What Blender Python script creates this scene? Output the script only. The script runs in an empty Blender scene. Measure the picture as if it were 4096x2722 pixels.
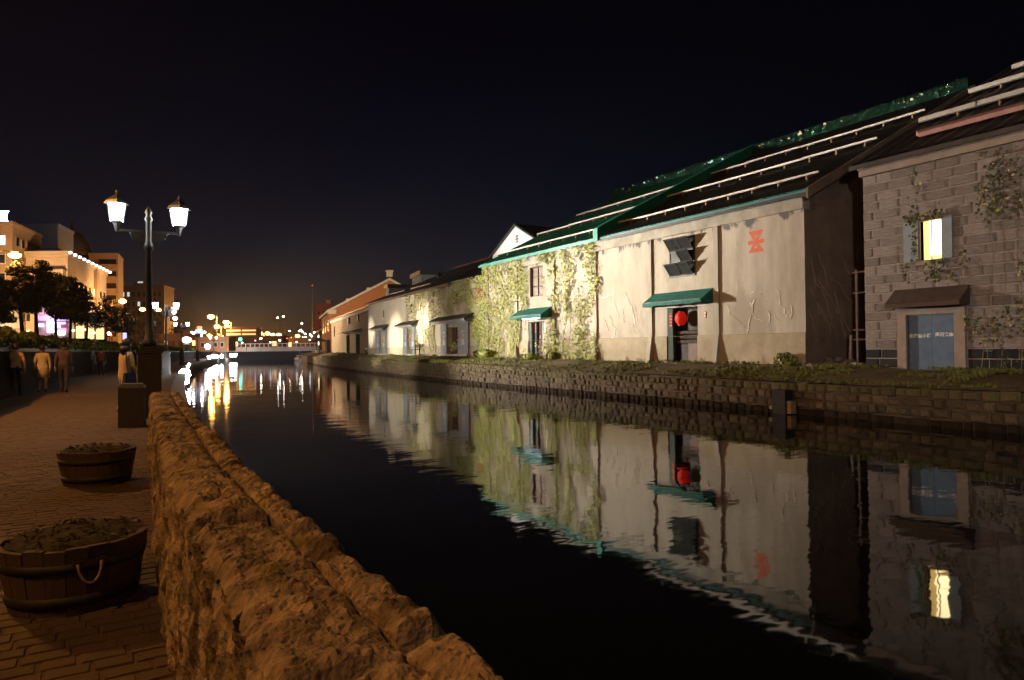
import bpy, math, random
import numpy as np
from mathutils import Vector, Matrix, noise
R = math.radians
rnd = random.Random(7)
scene = bpy.context.scene
COL = scene.collection

# ---------------------------------------------------------------- camera
CAM = (0.0, 0.0, 1.4)
YAW, PITCH, ROLL = R(30.7), 0.0130, 0.011          # heading east of the canal axis, tilt up, roll
fw = Vector((math.sin(YAW)*math.cos(PITCH), math.cos(YAW)*math.cos(PITCH), math.sin(PITCH)))
rt = Vector((math.cos(YAW), -math.sin(YAW), 0)); up = rt.cross(fw)
rt2 = rt*math.cos(ROLL) - up*math.sin(ROLL); up2 = up*math.cos(ROLL) + rt*math.sin(ROLL)
cd = bpy.data.cameras.new('camera'); cd.lens = 24.01; cd.sensor_width = 36; cd.clip_start = 0.05; cd.clip_end = 6000
co = bpy.data.objects.new('camera', cd); COL.objects.link(co)
m = Matrix((rt2, up2, -fw)).transposed().to_4x4(); m.translation = CAM; co.matrix_world = m
scene.camera = co

# ---------------------------------------------------------------- night sky, exposure
world = bpy.data.worlds.new('World'); scene.world = world; world.use_nodes = True
wn = world.node_tree.nodes; wl = world.node_tree.links
bg = wn['Background']
sky = wn.new('ShaderNodeTexSky'); sky.sky_type = 'NISHITA'; sky.sun_disc = False
sky.sun_elevation = R(-6); sky.sun_rotation = R(14); sky.altitude = 20; sky.air_density = 1.0; sky.dust_density = 1.0; sky.ozone_density = 2.6
wl.new(sky.outputs[0], bg.inputs[0]); bg.inputs[1].default_value = 0.38
cool_fill = bpy.data.lights.new('sun', 'SUN'); cool_fill.energy = 0.006; cool_fill.angle = R(10); cool_fill.color = (.75, .82, 1)  # faint cool fill light added to lift the dark
mo = bpy.data.objects.new('sun', cool_fill); COL.objects.link(mo); mo.rotation_euler = (R(50), R(-25), 0)
scene.view_settings.view_transform = 'Standard'; scene.view_settings.look = 'None'
scene.view_settings.exposure = 0.0; scene.view_settings.gamma = 1.0; scene.view_settings.use_curve_mapping = False
cy = scene.cycles
cy.use_denoising = True; cy.use_adaptive_sampling = True; cy.adaptive_threshold = 0.03; cy.max_bounces = 5; cy.diffuse_bounces = 2; cy.glossy_bounces = 3; cy.transmission_bounces = 3
cy.volume_bounces = 0; cy.transparent_max_bounces = 6; cy.caustics_reflective = False; cy.caustics_refractive = False
cy.sample_clamp_indirect = 4.0; cy.sample_clamp_direct = 0.0; cy.use_light_tree = True

# ---------------------------------------------------------------- helpers
FR = {}                                              # frame (location, z-rotation) an object's mesh lives in
def tag(o, label=None, cat=None, group=None, kind=None):
    for k, v in (('label', label), ('category', cat), ('group', group), ('kind', kind)):
        if v: o[k] = v
    return o
def empty(name, loc, rotz=0.0, label=None, cat=None, group=None):
    o = bpy.data.objects.new(name, None); COL.objects.link(o); o.location = loc; o.rotation_euler = (0, 0, rotz)
    o.empty_display_size = .2; FR[o.name] = (Vector(loc), rotz); return tag(o, label, cat, group)
def add_mesh(name, me, mats, parent=None, smooth=False):
    for mt in (mats if isinstance(mats, (list, tuple)) else [mats]): me.materials.append(mt)
    if smooth: me.polygons.foreach_set('use_smooth', [True]*len(me.polygons))
    o = bpy.data.objects.new(name, me); COL.objects.link(o)
    if parent is not None: o.parent = parent; FR[o.name] = FR[parent.name]
    else: FR[o.name] = (Vector((0, 0, 0)), 0.0)
    return o
def copy_tree(o, parent=None):
    c = o.copy(); COL.objects.link(c)
    if parent is not None: c.parent = parent
    FR[c.name] = FR[o.name]
    for ch in [x for x in bpy.data.objects if x.parent is o and x is not c]: copy_tree(ch, c)
    return c
class MB:
    """collects shapes, then links them as one mesh object"""
    def __init__(s): s.v = []; s.f = []; s.mi = []; s.cur = 0
    def add(s, vs, fs):
        n = len(s.v); s.v += [tuple(p) for p in vs]; s.f += [tuple(i+n for i in f) for f in fs]; s.mi += [s.cur]*len(fs); return s
    def hexa(s, p):                                  # 4 bottom + 4 top corners
        return s.add(p, [(3, 2, 1, 0), (4, 5, 6, 7), (0, 1, 5, 4), (1, 2, 6, 5), (2, 3, 7, 6), (3, 0, 4, 7)])
    def box(s, x0, y0, z0, x1, y1, z1):
        x0, x1 = sorted((x0, x1)); y0, y1 = sorted((y0, y1)); z0, z1 = sorted((z0, z1))
        return s.hexa([(x0, y0, z0), (x1, y0, z0), (x1, y1, z0), (x0, y1, z0), (x0, y0, z1), (x1, y0, z1), (x1, y1, z1), (x0, y1, z1)])
    def bar(s, a, b, w, h=None, upv=(0, 0, 1)):      # square bar from a to b
        a, b = Vector(a), Vector(b); h = h or w; d = (b-a).normalized(); u = Vector(upv)
        sd = d.cross(u)
        if sd.length < 1e-4: sd = d.cross(Vector((1, 0, 0)))
        sd.normalize(); u = sd.cross(d); c = [(-1, -1), (1, -1), (1, 1), (-1, 1)]
        q = [p + sd*(i*w/2) + u*(j*h/2) for p in (a, b) for i, j in c]
        return s.add(q, [(0, 1, 2, 3), (7, 6, 5, 4), (0, 4, 5, 1), (1, 5, 6, 2), (2, 6, 7, 3), (3, 7, 4, 0)])
    def tube(s, pts, r, n=8, cap=True):
        pts = [Vector(p) for p in pts]; rs = r if isinstance(r, (list, tuple)) else [r]*len(pts); rings = []
        for i, p in enumerate(pts):
            d = (pts[min(i+1, len(pts)-1)] - pts[max(i-1, 0)]).normalized()
            a = d.cross(Vector((0, 0, 1)) if abs(d.z) < .9 else Vector((1, 0, 0))).normalized(); b = d.cross(a)
            rings.append([p + (a*math.cos(2*math.pi*k/n) + b*math.sin(2*math.pi*k/n))*rs[i] for k in range(n)])
        vs = [q for g in rings for q in g]; fs = []
        for i in range(len(pts)-1):
            for k in range(n): fs.append((i*n+k, i*n+(k+1) % n, (i+1)*n+(k+1) % n, (i+1)*n+k))
        if cap: fs += [tuple(range(n))[::-1], tuple(range((len(pts)-1)*n, len(pts)*n))]
        return s.add(vs, fs)
    def lathe(s, prof, n=16, c=(0, 0, 0), cap=True):  # profile of (radius, z)
        vs = [(c[0]+r*math.cos(2*math.pi*k/n), c[1]+r*math.sin(2*math.pi*k/n), c[2]+z) for r, z in prof for k in range(n)]; fs = []
        for i in range(len(prof)-1):
            for k in range(n): fs.append((i*n+k, i*n+(k+1) % n, (i+1)*n+(k+1) % n, (i+1)*n+k))
        if cap: fs += [tuple(range(n))[::-1], tuple(range((len(prof)-1)*n, len(prof)*n))]
        return s.add(vs, fs)
    def sphere(s, c, r, n=10, m=6, sz=1.0):
        return s.lathe([(max(.001, r*math.sin(math.pi*i/m)), -r*sz*math.cos(math.pi*i/m)) for i in range(m+1)], n, c)
    def poly(s, pts): return s.add(pts, [tuple(range(len(pts)))])
    def prism(s, pts, d):                            # polygon extruded by vector d
        n = len(pts); d = Vector(d); q = [Vector(p) for p in pts]; q += [p+d for p in q]
        return s.add(q, [tuple(range(n))[::-1], tuple(range(n, 2*n))] + [(k, (k+1) % n, n+(k+1) % n, n+k) for k in range(n)])
    def grid(s, nx, ny, fn):
        return s.add([fn(i/nx, j/ny) for j in range(ny+1) for i in range(nx+1)],
                     [(j*(nx+1)+i, j*(nx+1)+i+1, (j+1)*(nx+1)+i+1, (j+1)*(nx+1)+i) for j in range(ny) for i in range(nx)])
    def obj(s, name, mats, parent=None, smooth=False, local=False):
        vs = s.v
        if parent is not None and not local:
            loc, rz = FR[parent.name]; c, sn = math.cos(-rz), math.sin(-rz)
            vs = [((x-loc.x)*c-(y-loc.y)*sn, (x-loc.x)*sn+(y-loc.y)*c, z-loc.z) for x, y, z in vs]
        me = bpy.data.meshes.new(name); me.from_pydata(vs, [], s.f)
        if any(s.mi): me.polygons.foreach_set('material_index', s.mi)
        me.update(); return add_mesh(name, me, mats, parent, smooth)
def lerp_path(path, y):                               # x on a polyline given by (x, y) points
    for (x0, y0), (x1, y1) in zip(path, path[1:]):
        if y <= y1 or (x1, y1) == path[-1]: return x0 + (x1-x0)*(y-y0)/(y1-y0)

# ---------------------------------------------------------------- materials
MATS = {}
def mat(name, col, col2=None, rough=.8, scale=3.0, stretch=(1, 1, 1), bump=.25, bscale=30.0, metal=0.0, emit=None, estr=0.0,
        obj_var=0.0, detail=6.0, contrast=(.3, .7), bdist=.02, spec=.35, trans=0.0):
    mt = bpy.data.materials.new(name); mt.use_nodes = True; MATS[name] = mt
    n = mt.node_tree.nodes; l = mt.node_tree.links; p = n['Principled BSDF']
    p.inputs['Roughness'].default_value = rough; p.inputs['Metallic'].default_value = metal; p.inputs['Specular IOR Level'].default_value = spec
    col2 = col2 or tuple(c*.62 for c in col)
    tc = n.new('ShaderNodeTexCoord'); mp = n.new('ShaderNodeMapping'); mp.inputs['Scale'].default_value = stretch
    l.new(tc.outputs['Object'], mp.inputs[0])
    nz = n.new('ShaderNodeTexNoise'); nz.inputs['Scale'].default_value = scale; nz.inputs['Detail'].default_value = detail; nz.inputs['Roughness'].default_value = .62
    l.new(mp.outputs[0], nz.inputs['Vector'])
    cr = n.new('ShaderNodeValToRGB'); cr.color_ramp.elements[0].position, cr.color_ramp.elements[1].position = contrast
    cr.color_ramp.elements[0].color = (*col2, 1); cr.color_ramp.elements[1].color = (*col, 1)
    l.new(nz.outputs['Fac'], cr.inputs[0]); out = cr.outputs[0]
    if obj_var:
        oi = n.new('ShaderNodeObjectInfo'); mr = n.new('ShaderNodeMapRange'); mr.inputs['To Min'].default_value = 1-obj_var; mr.inputs['To Max'].default_value = 1+obj_var
        l.new(oi.outputs['Random'], mr.inputs[0]); hs = n.new('ShaderNodeHueSaturation'); l.new(out, hs.inputs['Color']); l.new(mr.outputs[0], hs.inputs['Value']); out = hs.outputs[0]
    l.new(out, p.inputs['Base Color'])
    if bump:
        b = n.new('ShaderNodeTexNoise'); b.inputs['Scale'].default_value = bscale; b.inputs['Detail'].default_value = 5; l.new(mp.outputs[0], b.inputs['Vector'])
        bm = n.new('ShaderNodeBump'); bm.inputs['Strength'].default_value = bump; bm.inputs['Distance'].default_value = bdist
        l.new(b.outputs['Fac'], bm.inputs['Height']); l.new(bm.outputs[0], p.inputs['Normal'])
    if emit: p.inputs['Emission Color'].default_value = (*emit, 1); p.inputs['Emission Strength'].default_value = estr
    return mt
def glow(name, col, s):
    mt = bpy.data.materials.new(name); mt.use_nodes = True; MATS[name] = mt; n = mt.node_tree.nodes; p = n['Principled BSDF']
    p.inputs['Base Color'].default_value = (.6, .6, .6, 1); p.inputs['Emission Color'].default_value = (*col, 1); p.inputs['Emission Strength'].default_value = s
    return mt
def stained(mt, col, z0, z1, scale, thr, stretch=(1, 1, .35), wob=.5):
    """dark peeling stains between two heights (object z), with ragged shapes of their own"""
    n = mt.node_tree.nodes; l = mt.node_tree.links; p = n['Principled BSDF']; src = p.inputs['Base Color'].links[0].from_socket
    tc = n.new('ShaderNodeTexCoord'); mp = n.new('ShaderNodeMapping'); mp.inputs['Scale'].default_value = stretch; l.new(tc.outputs['Object'], mp.inputs[0])
    nz = n.new('ShaderNodeTexNoise'); nz.inputs['Scale'].default_value = scale; nz.inputs['Detail'].default_value = 7; nz.inputs['Roughness'].default_value = .65; l.new(mp.outputs[0], nz.inputs['Vector'])
    sx = n.new('ShaderNodeSeparateXYZ'); l.new(tc.outputs['Object'], sx.inputs[0])
    mr = n.new('ShaderNodeMapRange'); mr.inputs['From Min'].default_value = z0; mr.inputs['From Max'].default_value = z1
    mr.inputs['To Min'].default_value = -wob; mr.inputs['To Max'].default_value = .0; l.new(sx.outputs['Z'], mr.inputs[0])
    ad = n.new('ShaderNodeMath'); l.new(nz.outputs['Fac'], ad.inputs[0]); l.new(mr.outputs[0], ad.inputs[1])
    rp = n.new('ShaderNodeMapRange'); rp.inputs['From Min'].default_value = thr; rp.inputs['From Max'].default_value = thr+.06; l.new(ad.outputs[0], rp.inputs[0])
    mx = n.new('ShaderNodeMix'); mx.data_type = 'RGBA'; l.new(rp.outputs[0], mx.inputs['Factor']); l.new(src, mx.inputs[6]); mx.inputs[7].default_value = (*col, 1)
    l.new(mx.outputs[2], p.inputs['Base Color']); return mt
stucco = mat('stucco', (.52, .46, .385), (.33, .285, .23), rough=.9, scale=1.3, stretch=(1, 1, .28), bump=.25, bscale=35)
stained(stucco, (.13, .12, .12), 5.7, 6.28, 1.9, .475, (1, 1, .4), .26)
stained(stucco, (.37, .32, .26), 0, 1, .55, .56, (1, 1, .5), 0)
stucco2 = mat('stucco_pale', (.60, .53, .41), (.42, .36, .27), rough=.9, scale=.7, stretch=(1, 1, .4), bump=.25, bscale=30)
stucco_low = mat('stucco_plinth', (.46, .385, .27), (.30, .25, .17), rough=.9, scale=1.4, bump=.35, bscale=25)
stained(stucco_low, (.17, .135, .085), 1.45, .75, 2.0, .50, (1, 1, .5), .30)
cornice_m = mat('cornice_concrete', (.44, .40, .33), (.24, .215, .18), rough=.9, scale=1.6, stretch=(1, 1, .6), bump=.3)
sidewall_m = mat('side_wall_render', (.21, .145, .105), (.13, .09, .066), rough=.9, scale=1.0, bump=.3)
roof_green = mat('green_roof_sheet', (.03, .28, .20), (.02, .18, .13), rough=.45, scale=2, bump=.1, spec=.5)
roof_dark = mat('dark_roof_sheet', (.045, .042, .04), (.02, .02, .02), rough=.5, scale=2, bump=.15)
green_m = mat('green_flashing', (.008, .24, .17), (.006, .17, .12), rough=.5, scale=2, bump=.1)
teal_m = mat('teal_gutter_paint', (.07, .27, .26), (.04, .17, .165), rough=.45, scale=3, bump=.1)
awn_m = mat('green_awning_canvas', (.012, .15, .115), (.007, .095, .075), rough=.75, scale=4, bump=.2, bscale=60)
rail_m = mat('snow_guard_paint', (.70, .64, .60), (.42, .36, .33), rough=.6, scale=6, bump=.1)
bracket_m = mat('rusty_bracket', (.42, .30, .22), (.2, .12, .08), rough=.8, scale=12)
dark_metal = mat('dark_iron', (.03, .03, .033), (.015, .015, .015), rough=.45, scale=8, bump=.1, spec=.5)
lamp_iron = mat('lamp_iron_paint', (.035, .035, .03), (.02, .02, .018), rough=.4, scale=8, bump=.1, spec=.5)
frame_m = mat('window_frame_paint', (.06, .055, .055), (.03, .028, .028), rough=.5, scale=10)
pane_m = mat('dusty_dark_pane', (.045, .05, .05), (.02, .022, .024), rough=.25, scale=2, bump=.05, spec=.6)
black_m = mat('dark_opening', (.012, .011, .011), (.006, .006, .006), rough=.9, scale=2)
red_m = mat('red_emblem_paint', (.64, .15, .085), (.56, .25, .16), rough=.9, scale=7, contrast=(.28, .50))
redpap = mat('red_lantern_paper', (.75, .025, .012), (.6, .015, .01), rough=.6, scale=5, emit=(1, .02, .008), estr=.22)
white_m = mat('white_paint', (.80, .79, .75), (.62, .61, .57), rough=.7, scale=3)
bluedoor = mat('blue_door_paint', (.11, .165, .25), (.075, .115, .18), rough=.65, scale=4, bump=.1)
bluegrey = mat('blue_grey_door_paint', (.34, .39, .42), (.24, .28, .31), rough=.65, scale=3, bump=.1)
brownboard = mat('brown_board', (.10, .065, .05), (.055, .035, .028), rough=.85, scale=4, bump=.3)
tile_dark = mat('dark_tile', (.085, .075, .072), (.04, .035, .035), rough=.7, scale=6, bump=.3)
stone_m = mat('warehouse_stone', (.30, .255, .235), (.165, .137, .126), rough=.95, scale=5.5, bump=.8, bscale=22, obj_var=.22, bdist=.02)
stone_blk = mat('black_base_stone', (.035, .032, .034), (.018, .017, .018), rough=.9, scale=6, bump=.6, obj_var=.25)
mortar_m = mat('pale_mortar', (.36, .305, .28), (.25, .21, .19), rough=.95, scale=6, bump=.4)
frieze_m = mat('stone_frieze', (.34, .27, .22), (.24, .185, .15), rough=.9, scale=3, bump=.3)
wood_m = mat('weathered_wood', (.085, .053, .034), (.034, .021, .014), rough=.85, scale=5, stretch=(1, 1, .15), bump=.5, bscale=18)
wood_dark = mat('wet_dark_wood', (.03, .022, .018), (.012, .01, .009), rough=.7, scale=5, bump=.4)
hoop_m = mat('barrel_hoop_iron', (.035, .03, .028), (.02, .016, .014), rough=.6, scale=10, bump=.2)
soil_m = mat('planter_moss', (.05, .042, .014), (.02, .015, .008), rough=1, scale=9, bump=.9, bscale=40, bdist=.05)
rock_m = mat('parapet_rock', (.40, .29, .18), (.14, .098, .06), rough=.95, scale=6.5, detail=12, bump=1.0, bscale=55, bdist=.018, contrast=(.38, .60), obj_var=.12)
stained(rock_m, (.075, .05, .03), 0, 1, 3.4, .53, (1, 1, 1), 0); stained(rock_m, (.15, .115, .03), 0, 1, 2.3, .60, (1, 1, 1), 0)
pave_m = mat('paving_sett', (.11, .072, .044), (.068, .043, .026), rough=.85, scale=7, bump=.6, bscale=40, obj_var=.12)
joint_m = mat('paving_joint', (.095, .057, .033), (.06, .036, .021), rough=1, scale=6)
quay_m = mat('quay_block_stone', (.15, .105, .06), (.06, .045, .026), rough=.9, scale=4, bump=.9, bscale=16, obj_var=.3, bdist=.03)
bank_m = mat('bank_earth', (.18, .125, .07), (.07, .062, .022), rough=1, scale=1.1, bump=.9, bscale=12, bdist=.06)
leaf_m = mat('ivy_leaf', (.44, .47, .10), (.27, .31, .06), rough=.6, scale=2.2, bump=0)
leaf_dry = mat('ivy_leaf_dry', (.54, .48, .28), (.38, .32, .16), rough=.7, scale=2.2, bump=0)
leaf_dark = mat('dark_ivy_leaf', (.10, .105, .035), (.045, .05, .018), rough=.7, scale=2, bump=0)
leaf_red = mat('red_ivy_leaf', (.40, .10, .03), (.25, .05, .02), rough=.7, scale=3, bump=0)
stem_m = mat('ivy_stem', (.34, .28, .20), (.22, .17, .12), rough=.9, scale=8)
vine_m = mat('dried_vine', (.95, .90, .80), (.8, .72, .60), rough=.9, scale=8)
quay_wet = mat('wet_quay_stone', (.045, .032, .02), (.02, .015, .01), spec=.05, rough=.9, scale=4, bump=.8, bscale=16, obj_var=.3)
quay_moss = mat('mossy_quay_stone', (.13, .095, .05), (.065, .06, .02), rough=.95, scale=1.6, bump=.8, bscale=14, obj_var=.2)
grass_m = mat('bank_grass', (.13, .14, .025), (.07, .07, .016), rough=.8, scale=1, bump=0)
hedge_m = mat('hedge_leaf', (.15, .16, .03), (.07, .08, .015), rough=.7, scale=1.5, bump=0)
needle_m = mat('pine_needle', (.075, .065, .03), (.035, .032, .015), rough=.8, scale=1.5, bump=0)
bark_m = mat('pine_bark', (.06, .042, .03), (.03, .02, .015), rough=.95, scale=5, bump=.5)
retain_m = mat('retaining_wall_stone', (.03, .023, .019), (.014, .011, .01), rough=1.0, scale=1.2, bump=.7, bscale=8, spec=.03)
street_m = mat('street_asphalt', (.05, .05, .05), (.035, .035, .035), rough=.9, scale=2)
brick_m = mat('far_brickwork', (.40, .175, .07), (.28, .115, .05), rough=.9, scale=2.2, bump=.3, stretch=(1, 1, 2))
far_stone = mat('far_stonework', (.36, .28, .19), (.21, .16, .11), rough=.95, scale=1.6, stretch=(1, .6, 2.6), bump=.6, bscale=4)
trim_m = mat('white_verge_trim', (.62, .58, .52), (.45, .42, .37), rough=.8, scale=2)
granite_m = mat('dark_granite', (.085, .075, .07), (.055, .048, .045), rough=.7, scale=20, bump=.15)
cream_m = mat('cream_render', (.60, .47, .33), (.48, .37, .25), rough=.85, scale=.3, bump=.1)
tan_m = mat('tan_render', (.42, .29, .19), (.33, .225, .145), rough=.85, scale=.3, bump=.1)
pale_m = mat('pale_panel', (.45, .47, .50), (.34, .36, .40), rough=.8, scale=.2, bump=.1)
dusk_m = mat('dark_render', (.10, .06, .055), (.07, .042, .04), rough=.9, scale=.3, bump=.1)
winglass = mat('dark_window_glass', (.03, .028, .03), (.02, .02, .02), rough=.15, scale=1, bump=0, spec=.6)
conc_m = mat('bridge_concrete', (.34, .31, .29), (.24, .215, .20), rough=.85, scale=.6, bump=.2)
hill_m = mat('hill_forest', (.02, .02, .018), (.012, .012, .012), rough=1, scale=.01)
g_white = glow('lantern_glass_lit', (1, .97, .88), 30)
g_sod = glow('sodium_lamp_lit', (1, .46, .08), 45)
g_cool = glow('floodlight_lit', (.88, .95, 1), 160)
g_blue = glow('blue_sign_lit', (.25, .42, 1), 5)
g_bluew = glow('blue_white_sign_lit', (.72, .82, 1), 7)
g_violet = glow('violet_sign_lit', (.55, .32, 1), 3)
g_pink = glow('pink_sign_lit', (1, .10, .22), 1.6)
g_warm = glow('warm_window_lit', (1, .66, .30), 1.6)
g_warm2 = glow('bright_window_lit', (1, .80, .42), 7)
g_dim = glow('dim_window_lit', (.75, .9, .85), .7)
g_green = glow('traffic_green_lit', (.02, 1, .62), 9)
g_redl = glow('red_light_lit', (1, .06, .03), 1.5)
g_pearl = glow('white_sign_lit', (1, .98, .95), 5)
g_teal = glow('teal_strip_lit', (.05, .55, .42), 1.2)
g_amber = glow('amber_sign_lit', (1, .5, .2), .9)
g_star = glow('far_lamp_lit', (1, .93, .78), 40)

# ================================================================ SETTING
WZ = -0.75
RQ = [(18.4, -12), (18.5, 8), (18.7, 18), (19.0, 30), (19.5, 40), (20.3, 50), (21.8, 66), (24.2, 85), (28, 108), (34, 140), (41, 172), (46, 190)]
LQ = [(0.75, -25), (0.75, 5), (1.1, 13), (1.6, 17), (2.7, 31), (4.4, 49), (8.0, 81), (13.6, 118), (20.6, 157), (25, 178), (28, 190)]
LW = [(-3.2, -25), (-3.15, 10), (-2.84, 26), (-1.8, 48), (.9, 65), (4.3, 85), (9.2, 118), (16, 157), (20.5, 178), (23.5, 190)]
def gz(y): return min(1.12, .60 + (y-8)*.0096)
def fracn(x, y, z, h=1.0, o=4): return noise.fractal(Vector((x, y, z)), h, 2.0, o)

# water
wm = bpy.data.materials.new('canal_water'); wm.use_nodes = True; n = wm.node_tree.nodes; l = wm.node_tree.links; p = n['Principled BSDF']
p.inputs['Base Color'].default_value = (.004, .005, .007, 1); p.inputs['Roughness'].default_value = .035; p.inputs['IOR'].default_value = 1.33; p.inputs['Specular IOR Level'].default_value = .5
tc = n.new('ShaderNodeTexCoord')
def wave(scale, stretch, rot, det):
    mp = n.new('ShaderNodeMapping'); mp.inputs['Scale'].default_value = stretch; mp.inputs['Rotation'].default_value = (0, 0, rot); l.new(tc.outputs['Object'], mp.inputs[0])
    t = n.new('ShaderNodeTexNoise'); t.inputs['Scale'].default_value = scale; t.inputs['Detail'].default_value = det; l.new(mp.outputs[0], t.inputs['Vector']); return t.outputs['Fac']
w1 = wave(1.0, (.8, 1.5, 1), -YAW, 3); w2 = wave(.22, (1, 1, 1), .4, 1)
ml = n.new('ShaderNodeMath'); ml.operation = 'MULTIPLY_ADD'; l.new(w2, ml.inputs[0]); ml.inputs[1].default_value = 1.6; l.new(w1, ml.inputs[2])
bp = n.new('ShaderNodeBump'); bp.inputs['Distance'].default_value = .0085; w3_ = wave(.045, (1, .6, 1), .2, 2); mr_ = n.new('ShaderNodeMapRange'); mr_.inputs['From Min'].default_value = .35; mr_.inputs['From Max'].default_value = .65; mr_.inputs['To Min'].default_value = .65; mr_.inputs['To Max'].default_value = 1.0; l.new(w3_, mr_.inputs[0]); l.new(mr_.outputs[0], bp.inputs['Strength']); l.new(ml.outputs[0], bp.inputs['Height']); l.new(bp.outputs[0], p.inputs['Normal'])
b = MB(); b.grid(8, 8, lambda u, v: (-8+78*u, -30+225*v, WZ)); tag(b.obj('water', wm), kind='structure')

# far ground, street level on the left, land beyond the bridge
b = MB(); b.poly([(-450, -60, -2.2), (720, -60, -2.2), (720, 1500, -2.2), (-450, 1500, -2.2)]); tag(b.obj('ground', street_m), kind='structure')
ys = [-25, -10, 0, 10, 18, 26, 37, 48, 56, 65, 75, 85, 101, 118, 137, 157, 178, 190]
b = MB()
for y0, y1 in zip(ys, ys[1:]):
    b.poly([(-400, y0, 1.6), (lerp_path(LW, y0)-.25, y0, 1.6), (lerp_path(LW, y1)-.25, y1, 1.6), (-400, y1, 1.6)])
b.poly([(-400, 190, 1.6), (23.25, 190, 1.6), (23.25, 1500, 1.6), (-400, 1500, 1.6)])
b.poly([(23.25, 190, 1.6), (700, 190, 1.6), (700, 1500, 1.6), (23.25, 1500, 1.6)])
b.poly([(23.25, 190, 1.6), (23.25, 190, -2), (700, 190, -2), (700, 190, 1.6)])
tag(b.obj('street', street_m), kind='structure')
# promenade bed with its quay face towards the water
b = MB()
for y0, y1 in zip(ys, ys[1:]):
    a0, a1, c0, c1 = lerp_path(LW, y0), lerp_path(LW, y1), lerp_path(LQ, y0), lerp_path(LQ, y1)
    b.poly([(a0-.3, y0, -.006), (c0, y0, -.006), (c1, y1, -.006), (a1-.3, y1, -.006)])
    b.poly([(c0, y0, -.006), (c0, y0, -1.6), (c1, y1, -1.6), (c1, y1, -.006)])
prom = tag(b.obj('promenade', joint_m), kind='structure')
# kerb course along the promenade edge beyond the parapet
b = MB(); yy = 13.2
while yy < 175:
    y1 = yy + 1.15; x0, x1 = lerp_path(LQ, yy), lerp_path(LQ, y1)
    b.hexa([(x0-.42, yy+.01, -.3), (x0+.03, yy+.01, -.3), (x1+.03, y1-.01, -.3), (x1-.42, y1-.01, -.3), (x0-.42, yy+.01, .10), (x0+.03, yy+.01, .10), (x1+.03, y1-.01, .10), (x1-.42, y1-.01, .10)]); yy = y1+.01
tag(b.obj('edge_course', granite_m, prom), kind='stuff')

# paving setts: the ones seen largest are pieces, the rest one mass
def stone_unit(name, mt, seed, jit=.05, ins=.12, bulge=.35):
    r = random.Random(seed); j = lambda: r.uniform(-jit, jit)
    c = [(-.5, -.5), (.5, -.5), (.5, .5), (-.5, .5)]
    v = [(0, y, z) for y, z in c] + [(-1+bulge, y+j()*.3, z+j()*.3) for y, z in c] + [(-1+j()*2, y*(1-ins*2)+j(), z*(1-ins*2)+j()) for y, z in c]
    f = [(0, 1, 5, 4), (1, 2, 6, 5), (2, 3, 7, 6), (3, 0, 4, 7), (4, 5, 9, 8), (5, 6, 10, 9), (6, 7, 11, 10), (7, 4, 8, 11), (8, 9, 10, 11)]
    f = [q[::-1] for q in f]
    me = bpy.data.meshes.new(name); me.from_pydata(v, [], f); me.update()
    if mt: me.materials.append(mt)
    return me
def piece(me, name, parent, loc, scale, rotz=0, roty=0):
    o = bpy.data.objects.new(name, me); COL.objects.link(o); o.parent = parent; o.location = loc; o.scale = scale; o.rotation_euler = (0, roty, rotz); return o
setts = [stone_unit('paving_stone', pave_m, s, .05, .06, .5) for s in range(5)]
cells = []
y = 1.6; row = 0
while y < 26:
    h = .115 if y < 12 else .31
    x = -2.9 + (row % 2)*.10 + .02*math.sin(y*3)
    xe = (lerp_path([(.26, 0), (.27, 4), (.36, 6), (.48, 9), (.62, 12.6), (1.3, 14), (1.9, 20), (2.3, 27)], y))
    while x < xe-.06:
        w = min(rnd.uniform(.15, .21)*(1 if y < 12 else 2.6), xe-x); cells.append((x+w/2, y+h/2, w-.007, h-.007)); x += w
    y += h; row += 1
def seen(c):
    d = Vector((c[0], c[1], -1.4)); z = d.dot(fw)
    if z < .5: return 0
    u, v = d.dot(rt2)/z*683, d.dot(up2)/z*683
    return c[2]*c[3]/z**3 if abs(u) < 512 and abs(v) < 340 and not (-.55 < c[0] < .2 and 4.3 < c[1] < 5.4) else 0
cells.sort(key=seen, reverse=True)
for k, (x, y, w, h) in enumerate(cells[:295]):
    o = piece(setts[k % 5], 'paving_stone', prom, (x, y, -.02+rnd.uniform(-.002, .002)), (.0215, w, h)); o.rotation_euler = (0, R(90), R(90))
b = MB()
for x, y, w, h in cells[295:]:
    z = rnd.uniform(-.002, .003); w2, h2 = w/2, h/2
    b.add([(x-w2, y-h2, -.02), (x+w2, y-h2, -.02), (x+w2, y+h2, -.02), (x-w2, y+h2, -.02), (x-w2+.008, y-h2+.008, z), (x+w2-.008, y-h2+.008, z), (x+w2-.008, y+h2-.008, z), (x-w2+.008, y+h2-.008, z)],
          [(0, 1, 5, 4), (1, 2, 6, 5), (2, 3, 7, 6), (3, 0, 4, 7), (4, 5, 6, 7)])
tag(b.obj('paving', pave_m, prom), kind='stuff')
b = MB(); b.poly([(-3.0, 26.2, -.004), (2.2, 26.2, -.004), (4.1, 49, -.004), (7.6, 81, -.004), (13.2, 118, -.004), (20.1, 157, -.004), (16, 157, -.004), (9.2, 118, -.004), (4.0, 84, -.004), (.7, 65, -.004), (-2, 48, -.004)])
tag(b.obj('far_paving', pave_m, prom), kind='stuff')

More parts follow.
